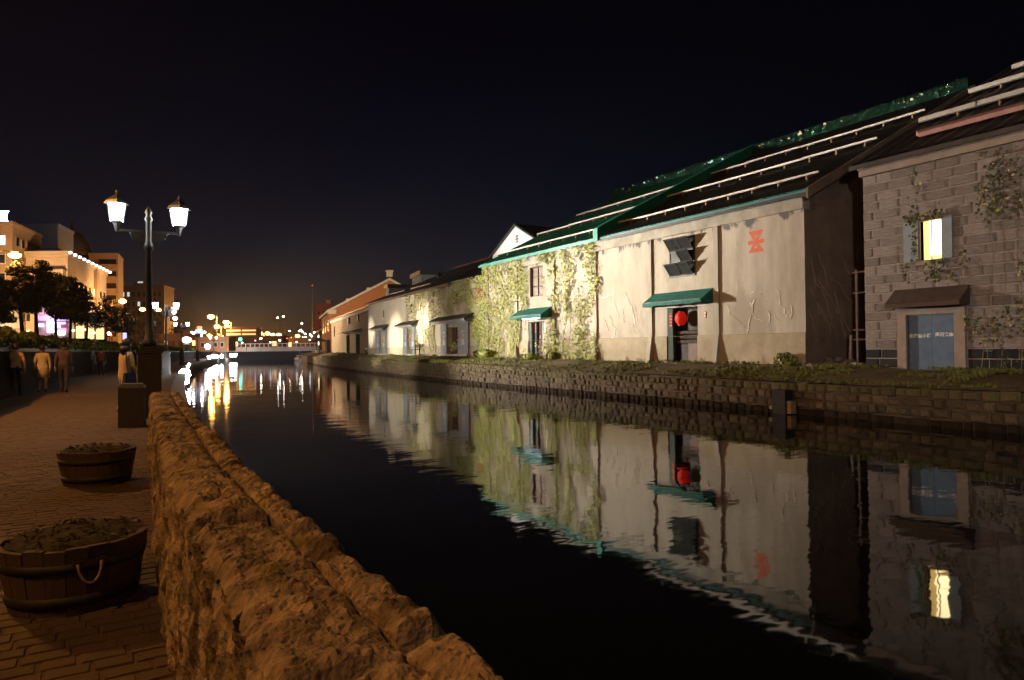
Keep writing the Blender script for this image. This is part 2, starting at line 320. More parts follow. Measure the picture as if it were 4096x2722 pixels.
# retaining wall with the hedge on top
rw = empty('retaining_wall', (-3, 20, 0), 0, 'dark stone retaining wall under the hedge beside the promenade', 'wall')
b = MB(); bc = MB()
for y0, y1 in zip(ys, ys[1:]):
    a0, a1 = lerp_path(LW, y0), lerp_path(LW, y1)
    b.hexa([(a0-.4, y0, -.1), (a0, y0, -.1), (a1, y1, -.1), (a1-.4, y1, -.1), (a0-.4, y0, 1.5), (a0-.05, y0, 1.5), (a1-.05, y1, 1.5), (a1-.4, y1, 1.5)])
    bc.hexa([(a0-.45, y0, 1.5), (a0+.03, y0, 1.5), (a1+.03, y1, 1.5), (a1-.45, y1, 1.5), (a0-.45, y0, 1.62), (a0+.03, y0, 1.62), (a1+.03, y1, 1.62), (a1-.45, y1, 1.62)])
b.obj('wall_body', retain_m, rw); bc.obj('coping', granite_m, rw)
def leaf_cloud(name, pts, nrm, size, mats, mi=None, parent=None, seed=1, spread=.9, asp=.42):
    """many small folded leaves: pts Nx3, nrm Nx3"""
    r = np.random.default_rng(seed); pts = np.asarray(pts, float); N = len(pts); nr = np.asarray(nrm, float)+r.normal(0, spread, (N, 3)); nr /= np.linalg.norm(nr, axis=1)[:, None]
    t = np.cross(nr, r.normal(0, 1, (N, 3))); t /= np.linalg.norm(t, axis=1)[:, None]; bt = np.cross(nr, t)
    s = (size*r.uniform(.6, 1.35, N))[:, None]; w = s*asp
    V = np.stack([pts-t*s*.5, pts-bt*w+nr*s*.1, pts+t*s*.5, pts+bt*w+nr*s*.1], 1).reshape(-1, 3)
    if parent is not None:
        loc, rz = FR[parent.name]; c, sn = math.cos(-rz), math.sin(-rz); V = V-np.array(loc); V = np.stack([V[:, 0]*c-V[:, 1]*sn, V[:, 0]*sn+V[:, 1]*c, V[:, 2]], 1)
    me = bpy.data.meshes.new(name); me.vertices.add(4*N); me.vertices.foreach_set('co', V.ravel())
    me.loops.add(4*N); me.loops.foreach_set('vertex_index', np.arange(4*N)); me.polygons.add(N); me.polygons.foreach_set('loop_start', np.arange(0, 4*N, 4))
    me.update(calc_edges=True); 
    if mi is not None: me.polygons.foreach_set('material_index', np.asarray(mi, np.int32))
    return add_mesh(name, me, mats, parent)
hg = empty('hedge', (-3.6, 20, 1.6), 0, 'long clipped green hedge on top of the retaining wall', 'hedge')
r_ = np.random.default_rng(3); N = 30000
hy = 20 + 145*r_.random(N)**1.3; hx = np.array([lerp_path(LW, q) for q in hy])
ang = r_.random(N)*math.pi; hw = .75
prof = .62 + .09*np.sin(hy*.9) + .07*np.sin(hy*2.3+1)
px_ = hx - .55 + hw*.62*np.cos(ang); pz_ = 1.58 + prof*np.sin(ang)**.6 + r_.normal(0, .03, N)
leaf_cloud('foliage', np.stack([px_, hy, pz_], 1), np.stack([np.cos(ang), 0*ang, np.sin(ang)], 1), np.clip(.10+.0016*(hy-20), .1, .3), hedge_m, None, hg, 4)
b = MB()
for y0, y1 in zip(range(20, 165, 2), range(22, 167, 2)):
    a0, a1 = lerp_path(LW, y0), lerp_path(LW, y1)
    b.hexa([(a0-.9, y0, 1.6), (a0-.2, y0, 1.6), (a1-.2, y1, 1.6), (a1-.9, y1, 1.6), (a0-.85, y0, 2.1), (a0-.25, y0, 2.1), (a1-.25, y1, 2.1), (a1-.85, y1, 2.1)])
b.obj('branches', hedge_m, hg)

# right bank: earth and weeds behind the quay wall
def qtop(y): return .25 + max(0, min(.27, (y-14)*.0105))
b = MB(); ny = 150; prof_b = [(0.0, 0), (.3, .10), (.8, .35), (1.4, .62), (2.1, .88), (2.9, 1), (4.5, 1), (9, 1), (40, 1), (140, 1)]
yl = [-12+202*(i/ny)**1.25 for i in range(ny+1)]
def bank_z(y, f): return qtop(y)+(gz(y)-qtop(y))*f
for j, yv in enumerate(yl):
    for k, (dx, f) in enumerate(prof_b):
        xq = lerp_path(RQ, yv); nz_ = fracn(dx*2.1+5, yv*1.7, 1.0, .8, 5)*.075*(1 if .1 < dx < 3.6 else .25)
        b.v.append((xq+.05+dx, yv, bank_z(yv, f)+nz_))
K = len(prof_b)
for j in range(ny):
    for k in range(K-1): b.f.append((j*K+k, j*K+k+1, (j+1)*K+k+1, (j+1)*K+k)); b.mi.append(0)
bank = tag(b.obj('embankment', bank_m, smooth=True), kind='structure')
# quay wall on the far side, in rough squared blocks: wet below, mossy towards the top
qw = empty('quay_wall', (18.5, 8, WZ), 0, 'rough stone block quay wall along the waterline below the warehouses', 'wall')
b = MB()
for y0, y1 in zip(yl, yl[1:]):
    a0, a1 = lerp_path(RQ, y0), lerp_path(RQ, y1)
    b.hexa([(a0, y0, -1.8), (a0+.5, y0, -1.8), (a1+.5, y1, -1.8), (a1, y1, -1.8), (a0+.04, y0, qtop(y0)-.03), (a0+.5, y0, qtop(y0)-.03), (a1+.5, y1, qtop(y1)-.03), (a1+.04, y1, qtop(y1)-.03)])
b.obj('wall_core', mat('quay_joint', (.09, .065, .04), (.05, .036, .022), scale=5), qw)
qsets = [[stone_unit('quay_block', mt_, 20+10*i+s, .10, .17, .62) for s in range(5)] for i, mt_ in enumerate((quay_wet, quay_m, quay_moss))]
count = 0; loose = [MB(), MB(), MB()]
for row in range(6):
    zc = -.93 + row*.26; y = 4.0 + row*.17
    while y < 125:
        w = rnd.uniform(.24, .50)*(1 if y < 45 else 1.8); hh = rnd.uniform(.215, .27); dpt = rnd.uniform(.045, .10); zz = zc+rnd.uniform(-.02, .02)
        if row == 5:
            hh = qtop(y)-.262; zz = .25+hh/2
            if hh < .06: y += w; continue
        ms = 0 if zz < -.52 else (1 if zz < -.05+.12*fracn(y*.4, 3, 1) else 2); units_ = qsets[ms]
        xq = lerp_path(RQ, y+w/2); x2 = lerp_path(RQ, y+w/2+.5); rz = -math.atan2(x2-xq, .5)
        if y+w > 7.2 and count < 297 and y < 28 and row > 0:
            piece(units_[count % 5], 'quay_block', qw, (xq+.03-18.5, y+w/2-8, zz-WZ), (dpt, w-.025, hh-.012), rz); count += 1
        else:
            me = units_[rnd.randrange(5)]; c, s_ = math.cos(rz), math.sin(rz)
            loose[ms].add([(xq+.03+(v.co.x*dpt)*c-(v.co.y*(w-.025))*s_, y+w/2+(v.co.x*dpt)*s_+(v.co.y*(w-.025))*c, zz+v.co.z*(hh-.012)) for v in me.vertices], [tuple(q.vertices) for q in me.polygons])
        y += w
for q, mt_ in zip(loose, (quay_wet, quay_m, quay_moss)): tag(q.obj('block_courses', mt_, qw), kind='stuff')
# weeds and grass on the bank
r_ = np.random.default_rng(11); N = 26000
gy = 5 + 95*r_.random(N)**1.5; gx0 = np.array([lerp_path(RQ, q) for q in gy]); dx = r_.random(N)*2.9
dens = np.array([fracn(a*.5, q*.45, 3.0, 1.0, 3) for a, q in zip(dx, gy)])
keep = dens + .25*np.exp(-((gy-42)/14)**2) + .28*(dx > 2.5) + .30*(dx < .35) - .42*r_.random(N) > .0; gy, gx0, dx = gy[keep], gx0[keep], dx[keep]
zt = np.interp(dx, [q[0] for q in prof_b], [q[1] for q in prof_b]); gzz = np.array([bank_z(q, f) for q, f in zip(gy, zt)])
P_ = np.stack([gx0+.05+dx, gy, gzz+.03+r_.random(len(gy))*.07], 1)
o = leaf_cloud('grass', P_, np.tile([-1, -.3, .3], (len(P_), 1)), .10, grass_m, None, None, 12, .5); tag(o, 'weedy grass growing over the bank', 'grass', kind='stuff')

# ---------------------------------------------------------------- stone parapet in the foreground
pp = empty('stone_parapet', (.45, 5, 0), 0, 'low rough stone parapet between the promenade and the water', 'parapet')
INX = [(.27, -4), (.27, 4), (.36, 6.5), (.46, 9), (.60, 12.3)]
def rock(y0, y1, u0, u1, seed, face_in, face_out):
    """one rough stone: u across the wall (0 inner .. 1 outer)"""
    b = MB(); L = y1-y0; dens = 70 if y0 < 4 else 36; ns = max(6, int(L*dens)); W = .40
    prof = []; nf = 34 if y0 < 4 else 18
    if face_in: prof += [(u0*W, .80*i/nf-.03, 0) for i in range(nf)]
    else: prof += [(u0*W, .50+.27*i/6, 2) for i in range(6)]
    nt = max(6, int((u1-u0)*W*(80 if y0 < 4 else 44)))
    prof += [(u0*W+(u1-u0)*W*i/nt, .785, 1) for i in range(nt+1)]
    if face_out: prof += [(u1*W, .785-1.9*i/nf, 3) for i in range(1, nf)]
    else: prof += [(u1*W, .785-.05*i, 2) for i in range(1, 7)]
    cu = (u0+u1)/2*W; h_off = rnd.uniform(-.012, .012)
    for i in range(ns+1):
        s = i/ns; e = min(s, 1-s)*L; pinch = max(0, 1-e/.045)**2; yv = y0+L*s
        xi = lerp_path(INX, yv); endr = max(0, 1-(12.35-yv)/.45)**2 if yv > 11.9 else 0
        for (px, pz, kd) in prof:
            xa, za = px, pz
            ed_in = max(0, 1-abs(px-u0*W)/.05)*(pz > .7); ed_out = max(0, 1-abs(px-u1*W)/.05)*(pz > .7)
            pv_ = Vector((xa*6.0+seed*3, yv*4.2+.5*math.sin(xa*9), za*6.0)) + noise.noise_vector(Vector((xa*5, yv*5, za*5+seed)))*.35
            vd, vp_ = noise.voronoi(pv_); chip = min(vd[1]-vd[0], .35); facet = (pv_-vp_[0]).dot(noise.cell_vector(vp_[0]*13.7)-Vector((.5, .5, .5)))
            d1 = fracn(xa*3.2+seed*7.1, yv*3.0, za*3.2+seed, .75, 6); d2 = noise.cell_vector(Vector((xa*5+seed, yv*4.2, za*5))).x
            rg = 1-abs(fracn(xa*5+3.3+seed, yv*2.6, za*4.5, 1.0, 4))*1.5
            am = .050 if kd != 2 else .01
            d3 = fracn(xa*11+seed, yv*10, za*11, .6, 5)
            disp = d1*am*.34 + (rg-.6)*.010*(kd != 2) + (chip-.2)*.018*(kd != 2) + facet*.017*(kd != 2) + d3*.016 - pinch*.07 - endr*.18
            if kd == 1: za += disp + h_off - (ed_in**2)*(.035 if face_in else .018) - (ed_out**2)*(.045 if face_out else .018); xa += d2*.002
            elif kd == 0: xa += -disp*1.15 + .05*(1-pz/.8)*-.6 + pinch*.03
            elif kd == 3: xa += disp*1.1 - pinch*.03 - (ed_out**2)*.03
            else: za += disp*.4+h_off; xa += (cu-xa)*.06
            b.v.append((xi+xa, yv, za))
    n_ = len(prof)
    for i in range(ns):
        for k in range(n_-1): b.f.append((i*n_+k, i*n_+k+1, (i+1)*n_+k+1, (i+1)*n_+k)); b.mi.append(0)
    b.f += [tuple(range(n_)), tuple(range(ns*n_, (ns+1)*n_))[::-1]]; b.mi += [0, 0]
    return b.obj('parapet_stone', rock_m, pp)
y = -3.0; k = 0
while y < 12.0:
    L = rnd.uniform(1.1, 1.9); y1 = min(y+L, 12.35) if 12.35-(y+L) > .5 else 12.35
    rock(y, y1-.012, 0, .654, k, True, False); y = y1; k += 1
y = -2.5
while y < 12.0:
    L = rnd.uniform(.9, 1.7); y1 = min(y+L, 12.35) if 12.35-(y+L) > .5 else 12.35
    rock(y, y1-.012, .682, 1.0, k, False, True); y = y1; k += 1
b = MB(); b.box(.30, -3, 0, .62, 5, .66); b.hexa([(.33, 5, 0), (.6, 5, 0), (.9, 12.1, 0), (.66, 12.1, 0), (.33, 5, .66), (.6, 5, .66), (.9, 12.1, .6), (.66, 12.1, .6)]); b.obj('mortar_core', joint_m, pp)

# ================================================================ WAREHOUSES
def wall_open(b, P, y0, y1, z0, z1, opens, depth):
    """flat wall with real openings: front cells plus reveals"""
    ya = sorted({y0, y1, *[q for o in opens for q in o[:2] if y0 < q < y1]}); za = sorted({z0, z1, *[q for o in opens for q in o[2:] if z0 < q < z1]})
    for a0, a1 in zip(ya, ya[1:]):
        for c0, c1 in zip(za, za[1:]):
            my, mz = (a0+a1)/2, (c0+c1)/2
            if any(o[0] < my < o[1] and o[2] < mz < o[3] for o in opens): continue
            b.poly([P(a0, c0, 0), P(a1, c0, 0), P(a1, c1, 0), P(a0, c1, 0)])
    for o in opens:
        q0, q1 = max(o[0], y0), min(o[1], y1); s0, s1 = max(o[2], z0), min(o[3], z1)
        if q0 >= q1 or s0 >= s1: continue
        b.poly([P(q0, s0, 0), P(q0, s1, 0), P(q0, s1, depth), P(q0, s0, depth)]); b.poly([P(q1, s0, 0), P(q1, s1, 0), P(q1, s1, depth), P(q1, s0, depth)])
        if s1 == o[3]: b.poly([P(q0, s1, 0), P(q1, s1, 0), P(q1, s1, depth), P(q0, s1, depth)])
        if s0 == o[2]: b.poly([P(q0, s0, 0), P(q1, s0, 0), P(q1, s0, depth), P(q0, s0, depth)])
def text_mesh(txt, size, name, mt, parent, loc, rotz=-90, spacing=1.0, emb=.003, xscale=1.0):
    """lettering facing -x (local), reading towards -y"""
    cu = bpy.data.curves.new(name, 'FONT'); cu.body = txt; cu.size = size; cu.extrude = emb; cu.align_x = 'CENTER'; cu.align_y = 'CENTER'; cu.space_character = spacing; cu.offset = .025*size
    t = bpy.data.objects.new('t', cu); COL.objects.link(t); bpy.context.view_layer.update()
    me = bpy.data.meshes.new_from_object(t.evaluated_get(bpy.context.evaluated_depsgraph_get())); bpy.data.objects.remove(t)
    o = add_mesh(name, me, mt, parent); o.rotation_euler = (R(90), 0, R(rotz)); o.location = loc; o.scale = (xscale, 1, 1); return o

X0, YA, YB = 21.7, 15.77, 39.85
mw = empty('plastered_warehouse', (X0, YA, 0), 0, 'long plastered warehouse with red emblem, green awnings and snow rails on its roof', 'warehouse')
PF = lambda y, z, d: (X0+d, y, z)
D1, D2 = (32.8, 34.6, .9, 2.98), (21.0, 22.85, .7, 3.15)
W1, W2 = (32.98, 34.35, 4.47, 6.22), (21.08, 22.64, 4.47, 6.22)
b = MB(); wall_open(b, PF, YA, YB, 1.88, 6.36, [D1, D2, W1, W2], .35); b.obj('wall', stucco, mw)
b = MB(); wall_open(b, lambda y, z, d: (X0-.045+d, y, z), YA, YB, .2, 1.87, [D1, D2], .40)
b.poly([(X0-.045, YA, 1.87), (X0-.045, YB, 1.87), (X0+.01, YB, 1.885), (X0+.01, YA, 1.885)]); b.obj('plinth', stucco_low, mw)
b = MB(); b.box(X0-.10, YA-.02, 6.36, X0+.3, YB+.02, 6.86); b.box(X0-.14, YA-.03, 6.80, X0-.10, YB+.03, 6.88); b.obj('cornice', cornice_m, mw)
b = MB(); b.box(X0-.40, YA-.38, 6.86, X0-.24, YB+.15, 6.98); b.obj('gutter', teal_m, mw)
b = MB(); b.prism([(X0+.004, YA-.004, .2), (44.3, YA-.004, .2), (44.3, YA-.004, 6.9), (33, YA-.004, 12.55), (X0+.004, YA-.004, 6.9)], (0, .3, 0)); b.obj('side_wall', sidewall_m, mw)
b = MB(); b.prism([(X0+.004, YB, .2), (44.3, YB, .2), (44.3, YB, 6.9), (33, YB, 12.55), (X0+.004, YB, 6.9)], (0, -.3, 0)); b.obj('end_wall', stucco, mw)
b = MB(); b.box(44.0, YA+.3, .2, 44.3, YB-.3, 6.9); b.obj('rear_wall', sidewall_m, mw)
for yp in (19.76, 23.76, 27.9, 31.7, 35.75, 39.47):
    b = MB(); pr, w = .09, .22
    b.box(X0-pr, yp, 1.88, X0+.02, yp+w, 6.36)
    b.hexa([(X0-.40, yp-.03, .2), (X0+.02, yp-.03, .2), (X0+.02, yp+w+.03, .2), (X0-.40, yp+w+.03, .2), (X0-pr-.03, yp-.004, 1.879), (X0+.02, yp-.004, 1.879), (X0+.02, yp+w+.004, 1.879), (X0-pr-.03, yp+w+.004, 1.879)])
    b.obj('pilaster', stucco, mw)
# roof: green sheet on the north half, dark corrugated sheet on the south half
SL = lambda x: 6.95 + .5*(x-21.3)
rg = MB(); rg.prism([(21.28, 27.55, 6.93), (33.0, 27.55, SL(33)), (33.0, 27.55, SL(33)-.16), (21.28, 27.55, 6.80)], (0, YB+.3-27.55, 0))
for k in range(26):
    yv = 27.9+k*.47; rg.bar((21.3, yv, SL(21.3)+.02), (32.95, yv, SL(32.95)+.02), .035, .06, (0, 0, 1))
roof = rg.obj('roof', roof_green, mw)
rd = MB(); nyc = 240
for i in range(nyc+1):
    yv = 15.34+(27.2-15.34)*i/nyc; dz = .035*math.sin(i*2*math.pi/6)
    rd.v += [(21.26, yv, 6.94+dz), (33, yv, SL(33)+dz)]
for i in range(nyc): rd.f.append((2*i, 2*i+1, 2*i+3, 2*i+2)); rd.mi.append(0)
rd.prism([(21.3, 15.36, 6.86), (33.0, 15.36, SL(33)-.06), (33.0, 15.36, SL(33)-.2), (21.3, 15.36, 6.74)], (0, 11.8, 0))
roof2 = rd.obj('roof', roof_dark, mw)
b = MB(); b.prism([(33, 15.36, SL(33)), (44.8, 15.36, 6.9), (44.8, 15.36, 6.7), (33, 15.36, SL(33)-.2)], (0, YB+.3-15.36, 0)); b.obj('rear_roof', roof_dark, mw)
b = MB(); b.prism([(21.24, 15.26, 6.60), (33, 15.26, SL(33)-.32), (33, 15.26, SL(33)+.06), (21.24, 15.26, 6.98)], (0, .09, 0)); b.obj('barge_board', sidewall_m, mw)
b = MB(); b.prism([(21.3, 15.351, 6.70), (33, 15.351, SL(33)-.26), (33, 15.351, SL(33)-.22), (21.3, 15.351, 6.74)], (0, .42, 0)); b.obj('soffit', brownboard, mw)
b = MB(); b.prism([(21.2, 27.2, SL(21.2)-.12), (33.1, 27.2, SL(33.1)-.1), (33.1, 27.2, SL(33.1)+.55), (21.9, 27.2, SL(21.9)+.55), (21.2, 27.2, SL(21.2)+.52)], (0, .36, 0)); b.obj('fire_wall', green_m, mw)
ridge_m = mat('ridge_sheet', (.05, .16, .12), (.015, .05, .04), rough=.10, scale=3, bump=.9, bscale=5, metal=.75, bdist=.08)
def ridge_cap(y0, y1, par):
    b = MB(); yv = y0
    while yv < y1:
        L = rnd.uniform(.18, .36); t = rnd.uniform(-.11, .11); t2 = rnd.uniform(-.10, .10)
        b.hexa([(32.6, yv, SL(32.6)+.02), (33.4, yv, SL(32.6)+.02), (33.4, yv+L, SL(32.6)+.02), (32.6, yv+L, SL(32.6)+.02), (32.62+t, yv, 13.15+t2), (33.35+t, yv, 13.15), (33.35+t, yv+L, 13.15+t), (32.62-t, yv+L, 13.15-t2)]); yv += L
    o = b.obj('ridge_cap', ridge_m, par); return o
ridge_cap(15.4, 27.1, roof2); ridge_cap(27.7, YB+.2, roof)
g_rw = glow('ridge_glint_warm', (1, .58, .22), .55); g_rc = glow('ridge_glint_cool', (.7, 1, .9), .55)
for k in range(34):                                  # small glowing chips stand in for glints along the ridge
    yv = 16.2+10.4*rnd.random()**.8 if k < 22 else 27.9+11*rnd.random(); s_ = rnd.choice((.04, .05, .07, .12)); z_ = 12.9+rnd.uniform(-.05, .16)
    b = MB(); b.hexa([(32.50, yv, z_), (32.55, yv, z_), (32.55, yv+s_, z_), (32.50, yv+s_, z_), (32.52, yv+.05, z_+s_*.9), (32.56, yv+.05, z_+s_*.9), (32.56, yv+s_*1.2, z_+s_*.8), (32.52, yv+s_*1.2, z_+s_*.8)]); b.obj('ridge_glint', g_rw if k < 22 else g_rc, roof2 if k < 22 else roof)
def snow_rail(y0, y1, xr, par, sl=SL, hgt=.22, w=.075, mt=None):
    b = MB(); zr = sl(xr)+hgt; yv = y0
    while yv < y1-.2:                                # lengths of bar with small steps between them
        e = min(y1, yv+rnd.uniform(2.2, 3.6)); dz = rnd.uniform(-.015, .02); b.cur = 0; b.bar((xr, yv, zr+dz), (xr, e, zr+dz), w, w); yv = e-.06
    k = y0+.5
    while k < y1:
        b.cur = 1; b.bar((xr+.02, k, sl(xr)-.02), (xr+.02, k, zr-.05), .05, .09, (1, 0, 0)); b.bar((xr+.02, k, zr-.07), (xr+.55, k, sl(xr+.55)+.02), .05, .04, (0, 1, 0)); k += 1.25
    return b.obj('snow_guard', [mt or rail_m, bracket_m], par)
for xr, ya in ((22.55, 15.75), (25.95, 15.55), (29.2, 15.45)): snow_rail(ya, 27.15, xr, roof2)
for xr, yb in ((22.35, 39.9), (25.5, 39.4), (28.5, 38.9)): snow_rail(27.6, yb, xr, roof)
# red emblem painted on the wall
def emblem(cy, cz, s, mt, par, xf):
    b = MB(); P = lambda u, v: (xf, cy-u*s, cz+v*s)
    v = dict(a=(-.42, .5), b=(.42, .5), c=(.12, .28), d=(-.12, .28), e=(0, .12), f=(-.13, .07), g=(.13, .07), h=(-.44, .07), i=(.44, .07), j=(.44, -.10), k=(-.44, -.10), l=(-.16, -.10), m=(.16, -.10),
             n=(-.06, -.17), o=(.06, -.17), p=(.10, -.30), q=(-.10, -.30), r=(.42, -.48), s=(-.42, -.48))
    for q in ('abcd', 'adef', 'bgec', 'feg', 'hijk', 'lmon', 'lnqs', 'mrpo', 'qprs'):
        b.poly([P(*v[t]) for t in q])
    return b.obj('emblem', mt, par)
emblem(17.90, 5.46, .86, red_m, mw, X0-.006)
# upper windows
def frame_rect(b, P, y0, y1, z0, z1, w, d0, d1):
    for a0, a1, c0, c1 in ((y0, y0+w, z0, z1), (y1-w, y1, z0, z1), (y0+w, y1-w, z0, z0+w), (y0+w, y1-w, z1-w, z1)):
        p, q = P(a0, c0, d0), P(a1, c1, d1); b.box(*p, *q)
b = MB(); frame_rect(b, PF, W2[0], W2[1], W2[2], W2[3], .07, -.05, .12); ym = (W2[0]+W2[1])/2
b.box(X0-.04, ym-.03, W2[2]+.07, X0+.11, ym+.03, W2[3]-.07)
for k in (1, 2): zz = W2[2]+(W2[3]-W2[2])*k/3; b.box(X0-.03, W2[0]+.07, zz-.03, X0+.10, W2[1]-.07, zz+.03)
w2o = b.obj('window', frame_m, mw)
b = MB(); b.poly([PF(W2[0], W2[2], .34), PF(W2[1], W2[2], .34), PF(W2[1], W2[3], .34), PF(W2[0], W2[3], .34)]); b.obj('opening', black_m, w2o)
for c in range(2):
    for r in range(3):
        y0s = W2[0]+.08 if c == 0 else ym+.02; y1s = ym-.02 if c == 0 else W2[1]-.08
        z0s = W2[2]+.08+(W2[3]-W2[2]-.1)*r/3; z1s = z0s+.50; out = 0 if (c == 1 and r == 1) else .40
        P = lambda y, t, d: (X0-.045-out*t-d, y, z0s+(z1s-z0s)*t)
        b = MB()
        for a0, a1, t0, t1 in ((y0s, y0s+.045, 0, 1), (y1s-.045, y1s, 0, 1), (y0s+.045, y1s-.045, 0, .1), (y0s+.045, y1s-.045, .9, 1)):
            b.hexa([P(a0, t0, 0), P(a1, t0, 0), P(a1, t1, 0), P(a0, t1, 0), P(a0, t0, .04), P(a1, t0, .04), P(a1, t1, .04), P(a0, t1, .04)])
        b.cur = 1; b.poly([P(y0s+.04, .08, .015), P(y1s-.04, .08, .015), P(y1s-.04, .93, .015), P(y0s+.04, .93, .015)]); b.obj('sash', [frame_m, pane_m], w2o)
b = MB(); P1 = lambda y, z, d: (X0+.10+d, y, z); frame_rect(b, P1, W1[0], W1[1], W1[2], W1[3], .06, 0, .1)
b.box(X0+.11, 33.63, W1[2]+.06, X0+.19, 33.69, W1[3]-.06)
for k in (1, 2): zz = W1[2]+(W1[3]-W1[2])*k/3; b.box(X0+.115, W1[0]+.06, zz-.025, X0+.185, W1[1]-.06, zz+.025)
w1o = b.obj('window', brownboard, mw)
wp = mat('amber_dusty_pane', (.20, .13, .085), (.12, .08, .055), rough=.4, scale=3, bump=.1)
for c in range(2):
    for r in range(3):
        y0s = W1[0]+.06+c*.67; z0s = W1[2]+.06+r*.565; b = MB(); b.box(X0+.15, y0s, z0s, X0+.16, y0s+.61, z0s+.53); b.obj('pane', wp, w1o)
# awnings
def awning(y0, y1, zt, zb, out, par, xw=X0, mt=None, inset=.0):
    mt = mt or awn_m; b = MB(); t = .015
    a, c = (xw-.01, y0+inset, zt), (xw-.01, y1-inset, zt); d, e = (xw-out, y1, zb), (xw-out, y0, zb)
    n_ = 14
    b.grid(n_, 4, lambda u, v: (xw-.01-(out-.01)*v, (y0+inset*(1-v))*(1-u)+(y1-inset*(1-v))*u, zt+(zb-zt)*v-.03*math.sin(math.pi*v)*abs(math.sin(u*math.pi*4))))
    b.poly([a, e, (xw-.01, y0, zb)]); b.poly([c, d, (xw-.01, y1, zb)])
    for k in range(n_):                               # valance
        u0, u1 = k/n_, (k+1)/n_; ya, yb = y0+(y1-y0)*u0, y0+(y1-y0)*u1; dz = .015*math.sin(k*2.1)
        b.poly([(xw-out, ya, zb), (xw-out, yb, zb), (xw-out-.01, yb, zb-.15+dz), (xw-out-.01, ya, zb-.15+dz)])
    b.poly([e, (xw-.01, y0, zb), (xw-.01, y0, zb-.15), (xw-out, y0, zb-.15)])
    b.poly([d, (xw-.01, y1, zb), (xw-.01, y1, zb-.15), (xw-out, y1, zb-.15)])
    o = b.obj('awning', mt, par)
    f = MB(); f.tube([(xw, y0+.05, zb+.02), (xw-out+.02, y0+.05, zb+.02), (xw-out+.02, y1-.05, zb+.02), (xw, y1-.05, zb+.02)], .015, 5); f.obj('awning_frame', dark_metal, o); return o
awning(20.12, 23.68, 3.85, 3.38, .72, mw); aw1 = awning(32.05, 35.45, 3.78, 3.32, .80, mw)
b = MB(); b.box(X0-.70, 32.3, 3.10, X0-.64, 34.2, 3.16); b.obj('tube_light', glow('cool_tube_lit', (.35, .75, 1), 1.6), aw1)
# doorway behind the red lantern
dr = MB(); dr.poly([PF(D2[0], D2[2], .34), PF(D2[1], D2[2], .34), PF(D2[1], D2[3], .34), PF(D2[0], D2[3], .34)]); dd = dr.obj('doorway', black_m, mw)
for z0, z1, mt in ((1.98, 2.10, brownboard), (1.78, 1.90, brownboard), (1.56, 1.70, brownboard)):
    b = MB(); b.box(X0+.16, 21.0, z0, X0+.21, 22.45, z1); b.obj('plank', mt, dd)
b = MB(); b.box(X0+.18, 21.0, .72, X0+.22, 21.75, 1.55); b.obj('lower_panel', mat('pinkish_panel', (.26, .19, .16), (.18, .13, .11), scale=4), dd)
b = MB(); b.box(X0+.19, 21.75, .72, X0+.22, 22.2, 1.52); b.obj('lower_panel', mat('grey_panel', (.11, .10, .11), scale=4), dd)
b = MB(); b.box(X0+.2, 21.0, 2.14, X0+.22, 21.75, 3.02); b.obj('glass_panel', mat('dim_door_panel', (.06, .055, .045), rough=.7, scale=4), dd)
b = MB(); b.box(X0-.02, 22.47, .72, X0+.12, 22.67, 3.13); b.box(X0+.0, 22.67, .72, X0+.2, 22.84, 3.13); b.obj('door_post', mat('dark_green_post', (.06, .085, .075), (.035, .05, .045), scale=4), dd)
b = MB(); b.box(X0-.035, 22.50, 2.30, X0-.022, 22.66, 2.93); bn = b.obj('banner', mat('red_banner_cloth', (.45, .07, .04), (.34, .05, .03), scale=5), dd)
for k in range(4): b = MB(); b.box(X0-.042, 22.51, 2.36+k*.14, X0-.036, 22.65, 2.372+k*.14); b.obj('banner_stripe', white_m, bn)
b = MB(); b.box(X0-.03, 20.50, 2.62, X0-.005, 20.62, 2.90); sg = b.obj('notice', red_m, mw)
for k in (0, 1): b = MB(); b.box(X0-.036, 20.515, 2.65+k*.13, X0-.031, 20.605, 2.74+k*.13); b.obj('notice_mark', white_m, sg)
la = empty('paper_lantern', (X0-.12, 21.87, 2.35), 0, 'round red paper lantern hanging in the dark warehouse doorway', 'lantern')
b = MB(); pr = [(.10+.155*math.sin(math.pi*i/16)**.7 + (.006 if i % 2 else 0), .60*i/16) for i in range(17)]; b.lathe(pr, 18, (X0-.12, 21.87, 2.35)); b.obj('paper_body', redpap, la, smooth=True)
b = MB(); b.lathe([(.11, -.03), (.11, .01)], 14, (X0-.12, 21.87, 2.35)); b.lathe([(.11, .59), (.11, .63)], 14, (X0-.12, 21.87, 2.35)); b.obj('rim', dark_metal, la)
b = MB(); b.tube([(X0-.12, 21.87, 2.98), (X0-.12, 21.87, 3.40)], .008, 5); b.obj('cord', dark_metal, la)
